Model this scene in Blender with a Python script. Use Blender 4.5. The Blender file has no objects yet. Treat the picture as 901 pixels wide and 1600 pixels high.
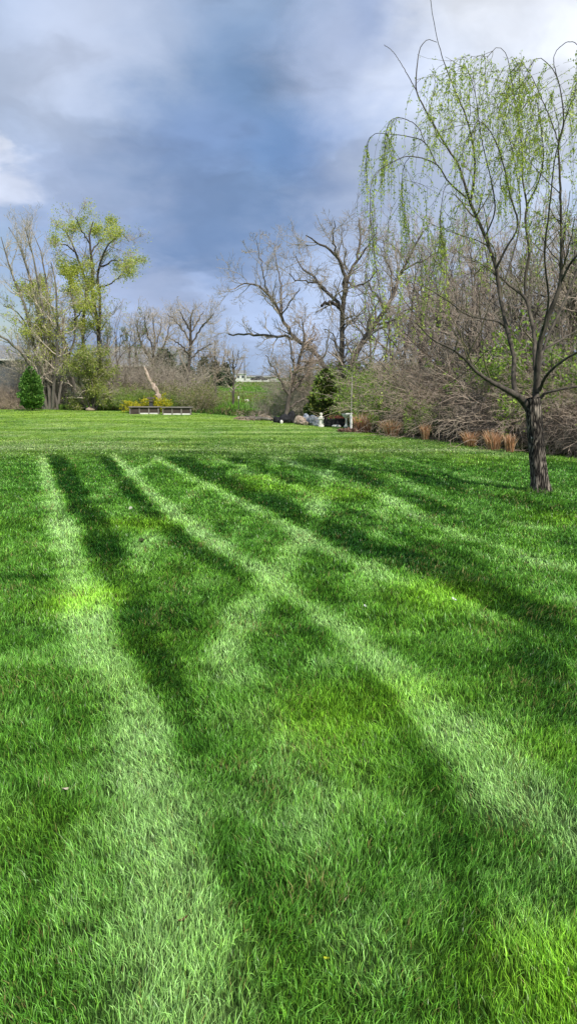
import bpy, math, random
import numpy as np
from mathutils import Vector

SC = bpy.context.scene
SC.view_settings.view_transform = 'Standard'
COL = SC.collection
rng = np.random.default_rng(7)
random.seed(7)

# ------------------------------------------------------------------ camera
FPX, CX, CY = 1186.0, 450.5, 800.0          # measured on the photograph
TILT = math.radians(10.06)
CAMH = 1.6
CA, SA = math.cos(TILT), math.sin(TILT)
cam_d = bpy.data.cameras.new("camera")
cam_d.sensor_fit = 'VERTICAL'
cam_d.sensor_height = 24.0
cam_d.lens = 24.0 * FPX / 1600.0
cam_d.clip_start = 0.05
cam_d.clip_end = 3000
cam = bpy.data.objects.new("camera", cam_d)
COL.objects.link(cam)
cam.location = (0, 0, CAMH)
cam.rotation_euler = (math.pi / 2 - TILT, 0, 0)
SC.camera = cam

def ray(x, y):
    u = (x - CX) / FPX
    v = (CY - y) / FPX
    return np.array([u, CA + v * SA, -SA + v * CA])

def at(x, y, Y):
    d = ray(x, y)
    return np.array([0, 0, CAMH]) + d * (Y / d[1])

def proj(P):
    """photo pixel of world points"""
    d = P - np.array([0, 0, CAMH])
    dep = d[..., 1] * CA - d[..., 2] * SA
    return CX + FPX * d[..., 0] / dep, CY - FPX * (d[..., 1] * SA + d[..., 2] * CA) / dep

def gnd(x, y):
    d = ray(x, y)
    return (np.array([0, 0, CAMH]) + d * (CAMH / -d[2]))

def on(x, Y):
    """ground point in the bearing of column x at distance Y"""
    p = at(x, 640, Y)
    return np.array([p[0], Y, float(height(np.array([p[0]]), np.array([Y]))[0])])

# ------------------------------------------------------------------ noise
class VNoise:
    def __init__(s, seed):
        s.t = np.random.default_rng(seed).random((256, 256))
    def __call__(s, x, y):
        xi = np.floor(x).astype(int); yi = np.floor(y).astype(int)
        fx = x - xi; fy = y - yi
        fx = fx * fx * (3 - 2 * fx); fy = fy * fy * (3 - 2 * fy)
        a = s.t[xi & 255, yi & 255]; b = s.t[(xi + 1) & 255, yi & 255]
        c = s.t[xi & 255, (yi + 1) & 255]; d = s.t[(xi + 1) & 255, (yi + 1) & 255]
        return (a * (1 - fx) + b * fx) * (1 - fy) + (c * (1 - fx) + d * fx) * fy
    def fbm(s, x, y, o=3):
        r = 0; a = 0.5; t = 0
        for i in range(o):
            r = r + a * s(x * 2 ** i + 17.3 * i, y * 2 ** i + 5.1 * i); t += a; a *= 0.5
        return r / t
N1, N2, N3, N4 = VNoise(1), VNoise(2), VNoise(3), VNoise(4)

def sstep(a, b, x):
    t = np.clip((x - a) / (b - a), 0, 1)
    return t * t * (3 - 2 * t)

def height(X, Y):
    z = 0.4 * sstep(60, 190, Y)
    z = z + 0.05 * (N1.fbm(X * 0.25, Y * 0.25, 2) - 0.5) * sstep(3, 9, Y)
    z = z + 0.16 * (N2.fbm(X * 0.12 + 9, Y * 0.12, 3) - 0.5) * sstep(38, 60, Y)
    return z

# ------------------------------------------------------------------ lawn outline (distance of the mown edge by bearing)
EDGE_PX = [(-200, 639), (0, 640), (150, 642), (300, 646), (380, 653), (440, 661), (500, 668), (540, 673), (600, 681),
           (650, 687), (700, 693), (760, 701), (830, 711), (901, 719), (1000, 731), (1150, 747)]
_e = np.array([gnd(x, y)[:2] for x, y in EDGE_PX])
EDGE_U, EDGE_Y = _e[:, 0] / _e[:, 1], _e[:, 1]
def edge(u):
    return np.interp(u, EDGE_U, EDGE_Y)

# ------------------------------------------------------------------ materials
def new_mat(name):
    m = bpy.data.materials.new(name)
    m.use_nodes = True
    nt = m.node_tree
    b = nt.nodes["Principled BSDF"]
    return m, nt, b

def N(nt, t, **k):
    n = nt.nodes.new(t)
    for a, v in k.items():
        if a.startswith("i_"):
            n.inputs[a[2:].replace("_", " ")].default_value = v
        else:
            setattr(n, a, v)
    return n

def ramp(nt, fac, stops):
    r = N(nt, "ShaderNodeValToRGB")
    el = r.color_ramp.elements
    while len(el) < len(stops):
        el.new(0.5)
    for e, (p, c) in zip(el, stops):
        e.position = p
        e.color = (*c, 1)
    nt.links.new(fac, r.inputs[0])
    return r.outputs[0]

def mat_noise(name, stops, scale=8, rough=0.85, bump=0.3, detail=6, stretch=(1, 1, 1), vary=0.25, bump_dist=0.02, spec=0.25):
    """procedural colour from noise, brightness varied per object"""
    m, nt, b = new_mat(name)
    tc = N(nt, "ShaderNodeTexCoord")
    mp = N(nt, "ShaderNodeMapping")
    mp.inputs["Scale"].default_value = stretch
    nt.links.new(tc.outputs["Object"], mp.inputs[0])
    nz = N(nt, "ShaderNodeTexNoise", i_Scale=scale, i_Detail=detail, i_Roughness=0.65)
    nt.links.new(mp.outputs[0], nz.inputs["Vector"])
    c = ramp(nt, nz.outputs[0], stops)
    if vary:
        oi = N(nt, "ShaderNodeObjectInfo")
        mr = N(nt, "ShaderNodeMapRange")
        mr.inputs[3].default_value = 1 - vary
        mr.inputs[4].default_value = 1 + vary
        nt.links.new(oi.outputs["Random"], mr.inputs[0])
        hs = N(nt, "ShaderNodeHueSaturation")
        nt.links.new(mr.outputs[0], hs.inputs["Value"])
        nt.links.new(c, hs.inputs["Color"])
        c = hs.outputs[0]
    nt.links.new(c, b.inputs["Base Color"])
    b.inputs["Roughness"].default_value = rough
    b.inputs["Specular IOR Level"].default_value = spec
    if bump:
        bp = N(nt, "ShaderNodeBump", i_Strength=bump, i_Distance=bump_dist)
        nt.links.new(nz.outputs[0], bp.inputs["Height"])
        nt.links.new(bp.outputs[0], b.inputs["Normal"])
    return m

def mat_attr(name, trans=0.35, rough=0.5, spec=0.3, gain=1.0):
    """colour from the mesh's tint attribute, part of the light passes through the leaf"""
    m, nt, b = new_mat(name)
    a = N(nt, "ShaderNodeAttribute", attribute_name="tint")
    hs = N(nt, "ShaderNodeHueSaturation")
    hs.inputs["Value"].default_value = gain
    nt.links.new(a.outputs["Color"], hs.inputs["Color"])
    nt.links.new(hs.outputs[0], b.inputs["Base Color"])
    b.inputs["Roughness"].default_value = rough
    b.inputs["Specular IOR Level"].default_value = spec
    if trans:
        tr = N(nt, "ShaderNodeBsdfTranslucent")
        nt.links.new(hs.outputs[0], tr.inputs["Color"])
        mx = N(nt, "ShaderNodeMixShader", i_Fac=trans)
        nt.links.new(b.outputs[0], mx.inputs[1])
        nt.links.new(tr.outputs[0], mx.inputs[2])
        nt.links.new(mx.outputs[0], nt.nodes["Material Output"].inputs[0])
    return m

def mat_bark(name, dark, light, scale=9, bump=1.0):
    m, nt, b = new_mat(name)
    tc = N(nt, "ShaderNodeTexCoord")
    mp = N(nt, "ShaderNodeMapping")
    mp.inputs["Scale"].default_value = (1, 1, 0.22)
    nt.links.new(tc.outputs["Object"], mp.inputs[0])
    nz = N(nt, "ShaderNodeTexNoise", i_Scale=scale * 2.2, i_Detail=8, i_Roughness=0.7, i_Distortion=0.6)
    vo = N(nt, "ShaderNodeTexVoronoi", feature='DISTANCE_TO_EDGE', i_Scale=scale * 2)
    wn = N(nt, "ShaderNodeTexNoise", i_Scale=scale, i_Detail=3)
    add = N(nt, "ShaderNodeVectorMath", operation='MULTIPLY_ADD')
    add.inputs[1].default_value = (0.35, 0.35, 0.35)
    nt.links.new(mp.outputs[0], wn.inputs["Vector"])
    nt.links.new(wn.outputs["Color"], add.inputs[0])
    nt.links.new(mp.outputs[0], add.inputs[2])
    nt.links.new(mp.outputs[0], nz.inputs["Vector"])
    nt.links.new(add.outputs[0], vo.inputs["Vector"])
    mr = N(nt, "ShaderNodeMapRange")
    mr.inputs[1].default_value = 0.0
    mr.inputs[2].default_value = 0.35
    nt.links.new(vo.outputs[0], mr.inputs[0])
    mul = N(nt, "ShaderNodeMath", operation='MULTIPLY')
    nt.links.new(mr.outputs[0], mul.inputs[0])
    nt.links.new(nz.outputs[0], mul.inputs[1])
    c = ramp(nt, mul.outputs[0], [(0.05, dark), (0.3, tuple(0.7 * p + 0.3 * q for p, q in zip(dark, light))), (0.62, light)])
    nt.links.new(c, b.inputs["Base Color"])
    bp = N(nt, "ShaderNodeBump", i_Strength=bump, i_Distance=0.025)
    nt.links.new(mul.outputs[0], bp.inputs["Height"])
    nt.links.new(bp.outputs[0], b.inputs["Normal"])
    b.inputs["Roughness"].default_value = 0.9
    b.inputs["Specular IOR Level"].default_value = 0.2
    return m

M = {}
M['bark_willow'] = mat_bark("willow bark", (0.012, 0.010, 0.009), (0.44, 0.37, 0.30), 8)
M['limb_willow'] = mat_noise("willow limb bark", [(0.35, (0.028, 0.024, 0.02)), (0.6, (0.12, 0.1, 0.08)), (0.8, (0.2, 0.17, 0.13))], 14, stretch=(1, 1, .3), vary=0, bump=0.6)
M['twig_willow'] = mat_noise("willow twig bark", [(0.3, (0.06, 0.055, 0.03)), (0.7, (0.17, 0.16, 0.07))], 6, vary=0, bump=0)
M['bark_dark'] = mat_noise("dark grey bark", [(0.3, (0.03, 0.026, 0.022)), (0.55, (0.12, 0.10, 0.085)), (0.75, (0.27, 0.235, 0.2))], 7, stretch=(1, 1, .3), bump=0.8)
M['bark_grey'] = mat_noise("pale grey bark", [(0.3, (0.06, 0.052, 0.045)), (0.55, (0.18, 0.16, 0.135)), (0.8, (0.33, 0.3, 0.26))], 7, stretch=(1, 1, .3), bump=0.8)
M['twig_grey'] = mat_noise("grey brown twigs", [(0.3, (0.25, 0.21, 0.165)), (0.7, (0.55, 0.475, 0.385))], 3, bump=0)
M['twig_pink'] = mat_noise("reddish grey twigs", [(0.3, (0.28, 0.215, 0.17)), (0.7, (0.58, 0.465, 0.375))], 3, bump=0)
M['twig_tan'] = mat_noise("tan brush twigs", [(0.3, (0.20, 0.15, 0.115)), (0.5, (0.38, 0.30, 0.23)), (0.7, (0.58, 0.47, 0.37))], 2.5, bump=0, vary=.4)
M['leaf'] = mat_attr("spring leaves", 0.4, 0.5)
M['needle'] = mat_attr("evergreen sprays", 0.15, 0.6)
M['blade'] = mat_attr("grass blades", 0.22, 0.38, 0.4, gain=1.14)
M['dry'] = mat_attr("dry grass blades", 0.25, 0.7, 0.1)

# ------------------------------------------------------------------ mesh helpers
def tag(o, label=None, cat=None, group=None, kind=None):
    if label: o["label"] = label
    if cat: o["category"] = cat
    if group: o["group"] = group
    if kind: o["kind"] = kind
    return o

def np_mesh(name, V, Q=None, T=None, mat=None, tint=None, smooth=False):
    me = bpy.data.meshes.new(name)
    V = np.ascontiguousarray(V, dtype=np.float32)
    nq = 0 if Q is None else len(Q)
    ntr = 0 if T is None else len(T)
    me.vertices.add(len(V))
    me.vertices.foreach_set("co", V.ravel())
    loops = []
    starts = []
    if nq:
        loops.append(np.asarray(Q, dtype=np.int32).ravel()); starts.append(np.arange(nq, dtype=np.int32) * 4)
    if ntr:
        loops.append(np.asarray(T, dtype=np.int32).ravel()); starts.append(nq * 4 + np.arange(ntr, dtype=np.int32) * 3)
    L = np.concatenate(loops); S = np.concatenate(starts)
    me.loops.add(len(L))
    me.loops.foreach_set("vertex_index", L)
    me.polygons.add(len(S))
    me.polygons.foreach_set("loop_start", S)
    if smooth:
        me.polygons.foreach_set("use_smooth", np.ones(len(S), dtype=bool))
    me.update(calc_edges=True)
    if tint is not None:
        a = me.attributes.new("tint", 'FLOAT_COLOR', 'POINT')
        c = np.ones((len(V), 4), dtype=np.float32)
        c[:, :3] = tint
        a.data.foreach_set("color", c.ravel())
    if mat is not None:
        me.materials.append(mat)
    return me

def obj(name, me, parent=None, loc=None):
    o = bpy.data.objects.new(name, me)
    COL.objects.link(o)
    if parent is not None: o.parent = parent
    if loc is not None: o.location = loc
    return o

def thing(name, label, cat, loc, group=None, rz=0):
    o = bpy.data.objects.new(name, None)
    o.empty_display_size = 0.2
    COL.objects.link(o)
    o.location = tuple(float(v) for v in loc)
    o.rotation_euler = (0, 0, rz)
    return tag(o, label, cat, group)

def dup(root, loc, rz=0, sc=1.0, label=None, group=None):
    r = root.copy(); COL.objects.link(r)
    r.location = tuple(float(v) for v in loc); r.rotation_euler = (0, 0, rz)
    r.scale = (sc, sc, sc) if np.isscalar(sc) else sc
    if label: r["label"] = label
    if group: r["group"] = group
    for ch in list(root.children):
        c = ch.copy(); COL.objects.link(c); c.parent = r
        for g in list(ch.children):
            d = g.copy(); COL.objects.link(d); d.parent = c
    return r

class MB:
    """collects boxes, lathes and tubes into one mesh"""
    def __init__(s): s.V = []; s.F = []
    def add(s, verts, faces):
        o = len(s.V)
        s.V += [tuple(v) for v in verts]
        s.F += [tuple(i + o for i in f) for f in faces]
        return s
    def box(s, c, d, rz=0, rx=0, ry=0, taper=1.0):
        x, y, z = d[0] / 2, d[1] / 2, d[2] / 2
        vs = []
        from mathutils import Euler
        R = Euler((rx, ry, rz)).to_matrix()
        for sx, sy, sz in [(-1, -1, -1), (1, -1, -1), (1, 1, -1), (-1, 1, -1), (-1, -1, 1), (1, -1, 1), (1, 1, 1), (-1, 1, 1)]:
            k = taper if sz > 0 else 1
            vs.append(R @ Vector((sx * x * k, sy * y * k, sz * z)) + Vector(c))
        return s.add(vs, [(0, 3, 2, 1), (4, 5, 6, 7), (0, 1, 5, 4), (1, 2, 6, 5), (2, 3, 7, 6), (3, 0, 4, 7)])
    def lathe(s, prof, seg=16, c=(0, 0, 0), sx=1, sy=1):
        vs = []
        for r, z in prof:
            for k in range(seg):
                a = 2 * math.pi * k / seg
                vs.append((c[0] + r * sx * math.cos(a), c[1] + r * sy * math.sin(a), c[2] + z))
        fs = []
        for i in range(len(prof) - 1):
            for k in range(seg):
                k2 = (k + 1) % seg
                fs.append((i * seg + k, i * seg + k2, (i + 1) * seg + k2, (i + 1) * seg + k))
        fs.append(tuple(range(seg))[::-1]); fs.append(tuple((len(prof) - 1) * seg + k for k in range(seg)))
        return s.add(vs, fs)
    def mesh(s, name, mat, smooth=False, bevel=0):
        me = bpy.data.meshes.new(name)
        me.from_pydata(s.V, [], s.F)
        if smooth:
            me.polygons.foreach_set("use_smooth", [True] * len(me.polygons))
        if mat: me.materials.append(mat)
        me.update()
        if bevel:
            import bmesh
            bm = bmesh.new(); bm.from_mesh(me)
            bmesh.ops.bevel(bm, geom=bm.edges[:], offset=bevel, segments=2, affect='EDGES')
            bm.to_mesh(me); bm.free()
        return me

# ------------------------------------------------------------------ branches
def unit(v):
    return v / np.maximum(np.linalg.norm(v, axis=-1, keepdims=True), 1e-9)

def resample(pts, n):
    """Catmull-Rom through control points (rows x,y,z,r,...)"""
    p = np.asarray(pts, float)
    if len(p) == 2:
        t = np.linspace(0, 1, n)[:, None]
        return p[0] * (1 - t) + p[1] * t
    q = np.vstack([2 * p[0] - p[1], p, 2 * p[-1] - p[-2]])
    seg = np.linalg.norm(np.diff(p[:, :3], axis=0), axis=1)
    cum = np.concatenate([[0], np.cumsum(seg)])
    out = []
    for d in np.linspace(0, cum[-1], n):
        i = min(np.searchsorted(cum, d, side='right') - 1, len(p) - 2)
        t = (d - cum[i]) / max(seg[i], 1e-6)
        a, b, c, e = q[i], q[i + 1], q[i + 2], q[i + 3]
        out.append(0.5 * (2 * b + (c - a) * t + (2 * a - 5 * b + 4 * c - e) * t * t + (3 * b - a - 3 * c + e) * t ** 3))
    o = np.array(out)
    o[:, 3:] = np.maximum(o[:, 3:], p[:, 3:].min(axis=0))
    return o

def tubes(P, R, sides):
    Nn, n, _ = P.shape
    t = np.empty_like(P)
    t[:, 1:-1] = P[:, 2:] - P[:, :-2]
    t[:, 0] = P[:, 1] - P[:, 0]
    t[:, -1] = P[:, -1] - P[:, -2]
    t = unit(t)
    m = unit(P[:, -1] - P[:, 0])
    ref = np.zeros((Nn, 3))
    ref[np.arange(Nn), np.argmin(np.abs(m), axis=1)] = 1
    u = unit(np.cross(t, ref[:, None, :]))
    v = np.cross(t, u)
    a = np.arange(sides) * 2 * np.pi / sides
    V = P[:, :, None, :] + R[:, :, None, None] * (u[:, :, None, :] * np.cos(a)[None, None, :, None] + v[:, :, None, :] * np.sin(a)[None, None, :, None])
    base = (np.arange(Nn) * n * sides)[:, None, None] + (np.arange(n - 1) * sides)[None, :, None] + np.arange(sides)[None, None, :]
    nxt = (np.arange(Nn) * n * sides)[:, None, None] + (np.arange(n - 1) * sides)[None, :, None] + ((np.arange(sides) + 1) % sides)[None, None, :]
    Q = np.stack([base, nxt, nxt + sides, base + sides], axis=-1).reshape(-1, 4)
    return V.reshape(-1, 3), Q

def merge_tubes(sets):
    Vs, Qs, o = [], [], 0
    for P, R, s in sets:
        if len(P) == 0: continue
        V, Q = tubes(P, R, s)
        Vs.append(V); Qs.append(Q + o); o += len(V)
    return np.concatenate(Vs), np.concatenate(Qs)

def grow(rg, P, R, num, flo, fhi, ang, angsd, length, lvar, nseg, up=0.2, wob=0.15, rr=0.55, rmin=0.004, tip=0.35, rel=True, fdrop=0.5, rmax=9, flat=0):
    """children of the branches P (N,n,3) with radii R"""
    Nn, n, _ = P.shape
    plen = np.linalg.norm(np.diff(P, axis=1), axis=2).sum(axis=1)
    if num < 0:
        cnt = np.maximum(1, np.round(-num * plen * rg.uniform(0.7, 1.3, Nn))).astype(int)
    else:
        cnt = np.maximum(1, np.round(num * rg.uniform(0.7, 1.3, Nn))).astype(int)
    idx = np.repeat(np.arange(Nn), cnt)
    Mm = len(idx)
    f = rg.uniform(flo, fhi, Mm)
    k = f * (n - 1) * 0.9999
    i = k.astype(int)
    t = (k - i)[:, None]
    start = P[idx, i] * (1 - t) + P[idx, i + 1] * t
    tan = unit(P[idx, i + 1] - P[idx, i])
    rad = R[idx, i] * (1 - t[:, 0]) + R[idx, i + 1] * t[:, 0]
    pr = rg.normal(size=(Mm, 3))
    if flat: pr[:, 2] *= (1 - flat)
    pr = unit(pr - (pr * tan).sum(axis=1, keepdims=True) * tan)
    a = np.radians(rg.normal(ang, angsd, Mm))[:, None]
    d = unit(tan * np.cos(a) + pr * np.sin(a))
    ln = (plen[idx] * length if rel else np.full(Mm, float(length))) * (1 - fdrop * f) * rg.uniform(1 - lvar, 1 + lvar, Mm)
    C = np.empty((Mm, nseg + 1, 3))
    C[:, 0] = start
    step = (ln / nseg)[:, None]
    for s in range(nseg):
        d = unit(d + rg.normal(size=(Mm, 3)) * wob + np.array([0, 0, up]) / nseg * 2)
        C[:, s + 1] = C[:, s] + d * step
    r0 = np.clip(rad * rr, rmin, rmax)
    CR = r0[:, None] * np.linspace(1, tip, nseg + 1)[None, :]
    CR = np.maximum(CR, rmin * 0.6)
    return C, CR

def pts_on(rg, P, n, flo=0.2):
    """n random points on every branch"""
    Nn, k, _ = P.shape
    f = rg.uniform(flo, 1, (Nn, n)) * (k - 1) * 0.9999
    i = f.astype(int); t = (f - i)[..., None]
    ar = np.arange(Nn)[:, None]
    return (P[ar, i] * (1 - t) + P[ar, i + 1] * t).reshape(-1, 3)

def leaf_quads(rg, A, size, var=0.4, spread=0.05, cols=((0.2, 0.35, 0.05),), asp=0.5, down=0.0, cvar=0.25):
    """one rhombic leaf at every anchor"""
    n = len(A)
    c = A + rg.normal(size=(n, 3)) * spread
    d = rg.normal(size=(n, 3)); d[:, 2] -= down
    d = unit(d)
    s = unit(np.cross(d, rg.normal(size=(n, 3))))
    L = (size * rg.uniform(1 - var, 1 + var, n))[:, None]
    V = np.stack([c, c + d * L * 0.5 + s * L * asp * 0.5, c + d * L, c + d * L * 0.5 - s * L * asp * 0.5], axis=1).reshape(-1, 3)
    Q = np.arange(n * 4).reshape(n, 4)
    cc = np.array(cols)[rg.integers(0, len(cols), n)] * rg.uniform(1 - cvar, 1 + cvar, n)[:, None]
    return V, Q, np.repeat(cc, 4, axis=0)

def limbs_px(Y0, specs, n=14, jit=0.0, rg=rng):
    """limbs measured on the photograph: (x, y, radius in px), depth drifting by dY towards the tip"""
    Ps, Rs = [], []
    for dY, pts in specs:
        rows = []
        if isinstance(dY, tuple): d0, d1 = dY
        else: d0, d1 = 0.0, dY
        for k, (x, y, r) in enumerate(pts):
            Y = Y0 + d0 + (d1 - d0) * k / (len(pts) - 1)
            p = at(x, y, Y)
            rows.append([*p, r * Y / FPX])
        q = resample(rows, n)
        if jit: q[1:-1, :3] += rg.normal(size=(n - 2, 3)) * jit
        Ps.append(q[:, :3]); Rs.append(q[:, 3])
    return np.array(Ps), np.array(Rs)

def build_tree(name, label, cat, base, trunk, crown, bark, twig, leaves=None, leafmat=None, group=None, trunk_name="trunk", crown_name="branches", sink=0.0):
    """base in world; trunk/crown lists of (P,R,sides) in world coordinates"""
    root = thing(name, label, cat, base, group)
    b = np.array(base, float)
    V, Q = merge_tubes(trunk)
    obj(trunk_name, np_mesh(name + "_" + trunk_name, V - b, Q, None, bark, smooth=True), root)
    if crown:
        V, Q = merge_tubes(crown)
        obj(crown_name, np_mesh(name + "_" + crown_name, V - b, Q, None, twig, smooth=True), root)
    if leaves is not None:
        V, Q, c = leaves
        obj("foliage", np_mesh(name + "_foliage", V - b, Q, None, leafmat or M['leaf'], c), root)
    return root

def lcat(*ls):
    Vs, Qs, Cs, o = [], [], [], 0
    for V, Q, c in ls:
        Vs.append(V); Qs.append(Q + o); Cs.append(c); o += len(V)
    return np.concatenate(Vs), np.concatenate(Qs), np.concatenate(Cs)

# ------------------------------------------------------------------ sun, sky
SUN_AZ, SUN_EL = math.radians(146), math.radians(47)       # clockwise from +Y: behind the viewer, to the right
sv = Vector((math.sin(SUN_AZ) * math.cos(SUN_EL), math.cos(SUN_AZ) * math.cos(SUN_EL), math.sin(SUN_EL)))
sd = bpy.data.lights.new("sun", 'SUN')
sd.energy = 5.0; sd.angle = math.radians(0.6); sd.color = (1.0, 0.95, 0.86)
so = bpy.data.objects.new("sun", sd)
COL.objects.link(so)
so.location = (20, -30, 40)
so.rotation_euler = sv.to_track_quat('Z', 'Y').to_euler()

W = bpy.data.worlds.new("World")
SC.world = W
W.use_nodes = True
nt = W.node_tree
bg = nt.nodes["Background"]
bg.inputs[1].default_value = 0.1
sky = N(nt, "ShaderNodeTexSky", sky_type='NISHITA', sun_disc=False)
sky.sun_elevation = SUN_EL; sky.sun_rotation = SUN_AZ
sky.air_density = 1.0; sky.dust_density = 1.0
tc = N(nt, "ShaderNodeTexCoord")
def vmath(op, a, b=None, c=None):
    n = N(nt, "ShaderNodeVectorMath", operation=op)
    for i, v in enumerate((a, b, c)):
        if v is None: continue
        if hasattr(v, "is_linked"): nt.links.new(v, n.inputs[i])
        else: n.inputs[i].default_value = v
    return n.outputs["Value"] if op in ('DOT_PRODUCT', 'LENGTH') else n.outputs[0]
def smath(op, a, b=None, c=None, clamp=False):
    n = N(nt, "ShaderNodeMath", operation=op, use_clamp=clamp)
    for i, v in enumerate((a, b, c)):
        if v is None: continue
        if hasattr(v, "is_linked"): nt.links.new(v, n.inputs[i])
        else: n.inputs[i].default_value = v
    return n.outputs[0]
def mixc(f, a, b):
    n = N(nt, "ShaderNodeMix", data_type='RGBA')
    for s, v in ((n.inputs[0], f), (n.inputs[6], a), (n.inputs[7], b)):
        if hasattr(v, "is_linked"): nt.links.new(v, s)
        else: s.default_value = v if np.isscalar(v) else (*v, 1)
    return n.outputs[2]
D = vmath('NORMALIZE', tc.outputs["Generated"])
# cloud space: the layer seen from below, flattened near the horizon
sx = N(nt, "ShaderNodeSeparateXYZ"); nt.links.new(D, sx.inputs[0])
den = smath('ADD', smath('MAXIMUM', sx.outputs[2], 0.0), 0.28)
cx = N(nt, "ShaderNodeCombineXYZ")
nt.links.new(smath('DIVIDE', sx.outputs[0], den), cx.inputs[0])
nt.links.new(smath('DIVIDE', sx.outputs[1], den), cx.inputs[1])
CS = cx.outputs[0]
def noise(vec, scale, detail=6, rough=0.55, dist=0.0, off=(0, 0, 0)):
    n = N(nt, "ShaderNodeTexNoise", i_Scale=scale, i_Detail=detail, i_Roughness=rough, i_Distortion=dist)
    nt.links.new(vmath('ADD', vec, off), n.inputs["Vector"])
    return n
warp = noise(CS, 1.6, 5, 0.55)
wv = vmath('MULTIPLY_ADD', vmath('SUBTRACT', warp.outputs["Color"], (0.5, 0.5, 0.5)), (0.22, 0.22, 0.22), D)
warp2 = noise(CS, 5.5, 6, 0.6, 0.3, (3, 1, 0))
wv2 = vmath('MULTIPLY_ADD', vmath('SUBTRACT', warp2.outputs["Color"], (0.5, 0.5, 0.5)), (0.10, 0.10, 0.10), wv)
def blob(x, y, r, soft=1.0, v=None, sx_=1.0):
    """soft mask round the direction seen at that place of the picture; r in photo px"""
    c = ray(x, y); c = c / np.linalg.norm(c)
    df = vmath('SUBTRACT', wv2 if v is None else v, tuple(c))
    df = vmath('MULTIPLY', df, (1.0 / sx_, 1.0, 1.0))
    l = vmath('LENGTH', df)
    mr = N(nt, "ShaderNodeMapRange", interpolation_type='SMOOTHSTEP')
    nt.links.new(l, mr.inputs[0])
    R_ = r / FPX
    mr.inputs[1].default_value = R_ * (1 - 0.75 * soft); mr.inputs[2].default_value = R_ * (1 + 0.6 * soft)
    mr.inputs[3].default_value = 1; mr.inputs[4].default_value = 0
    return mr.outputs[0]
def lin(r, g, b):
    f = lambda c: (c / 255 / 12.92) if c / 255 <= 0.04045 else ((c / 255 + 0.055) / 1.055) ** 2.4
    return (f(r), f(g), f(b))
n_big = noise(CS, 1.3, 7, 0.55, 0.4, (7.1, 2.2, 0)).outputs[0]
n_mid = noise(vmath('MULTIPLY', wv, (1, 1, 1.5)), 6.5, 5, 0.5, 0.2, (1.1, 5.2, 0)).outputs[0]
basec = mixc(smath('MULTIPLY_ADD', n_big, 3.4, -1.2, clamp=True), lin(132, 157, 193), lin(182, 196, 216))
def over(c, m, col, k):
    return mixc(smath('MULTIPLY', m, k), c, col)
c = basec
c = over(c, blob(60, 110, 240, 1, wv2), lin(176, 190, 215), 0.8)
c = over(c, blob(150, 60, 120, 1), lin(196, 204, 224), 0.45)
c = over(c, blob(410, 180, 185, 1, wv2), lin(103, 133, 172), 0.95)
c = over(c, blob(300, 420, 170, 1, wv, 1.5), lin(120, 149, 194), 0.85)
c = over(c, blob(300, 210, 80, 1), lin(122, 145, 186), 0.6)
c = over(c, blob(480, 250, 70, .9, None, 1.3), lin(100, 130, 174), 0.75)
c = over(c, blob(560, 60, 110, 1), lin(180, 192, 220), 0.75)
c = over(c, blob(600, 290, 110, 1, wv), lin(164, 181, 217), 0.6)
c = over(c, blob(600, 18, 40, 1, None, 1.6), lin(130, 152, 192), 0.7)
c = over(c, blob(850, 35, 170, .9), lin(244, 246, 250), 1.0)
c = over(c, blob(760, 220, 170, 1), lin(196, 208, 230), 0.6)
c = over(c, blob(28, 296, 30, .9, None, 1.7), lin(210, 217, 234), 0.75)
c = over(c, blob(5, 250, 16, .9), lin(222, 227, 240), 0.6)
c = over(c, blob(150, 300, 60, 1, None, 1.6), lin(176, 188, 218), 0.4)
c = over(c, blob(380, 545, 80, 1, wv, 3), lin(178, 200, 236), 0.6)
c = over(c, blob(215, 470, 70, 1, None, 2), lin(188, 201, 232), 0.6)
c = over(c, blob(640, 500, 130, 1, None, 2), lin(190, 203, 230), 0.6)
# fine billows
lump = N(nt, "ShaderNodeMapRange", interpolation_type='SMOOTHSTEP')
nt.links.new(noise(vmath('MULTIPLY', wv, (1, 1, 1.7)), 3.6, 6, 0.5, 0.25, (4.4, 9.1, 0)).outputs[0], lump.inputs[0])
lump.inputs[1].default_value = 0.43; lump.inputs[2].default_value = 0.57; lump.inputs[3].default_value = -0.13; lump.inputs[4].default_value = 0.14
fine = smath('ADD', smath('MULTIPLY_ADD', smath('SUBTRACT', n_mid, 0.5), 0.55, 1.13), lump.outputs[0])
c2 = vmath('SCALE', c); 
nt.links.new(fine, c2.node.inputs["Scale"])
cl10 = vmath('MULTIPLY', c2, (10, 10, 10))
gap = smath('MULTIPLY', blob(-10, 480, 60, 1, None), 0.75)
final = mixc(gap, cl10, sky.outputs[0])
nt.links.new(final, bg.inputs[0])

# ------------------------------------------------------------------ ground sheets
def grid_mesh(name, xs, ys, zoff, mat, mask=None, tintf=None):
    X, Y = np.meshgrid(xs, ys)
    Z = height(X, Y) + zoff
    V = np.stack([X, Y, Z], axis=-1).reshape(-1, 3)
    ny, nx = X.shape
    i = np.arange(ny - 1)[:, None] * nx + np.arange(nx - 1)[None, :]
    Q = np.stack([i, i + 1, i + nx + 1, i + nx], axis=-1).reshape(-1, 4)
    return np_mesh(name, V, Q, None, mat, None if tintf is None else tintf(V[:, 0], V[:, 1]), smooth=True)

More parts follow.
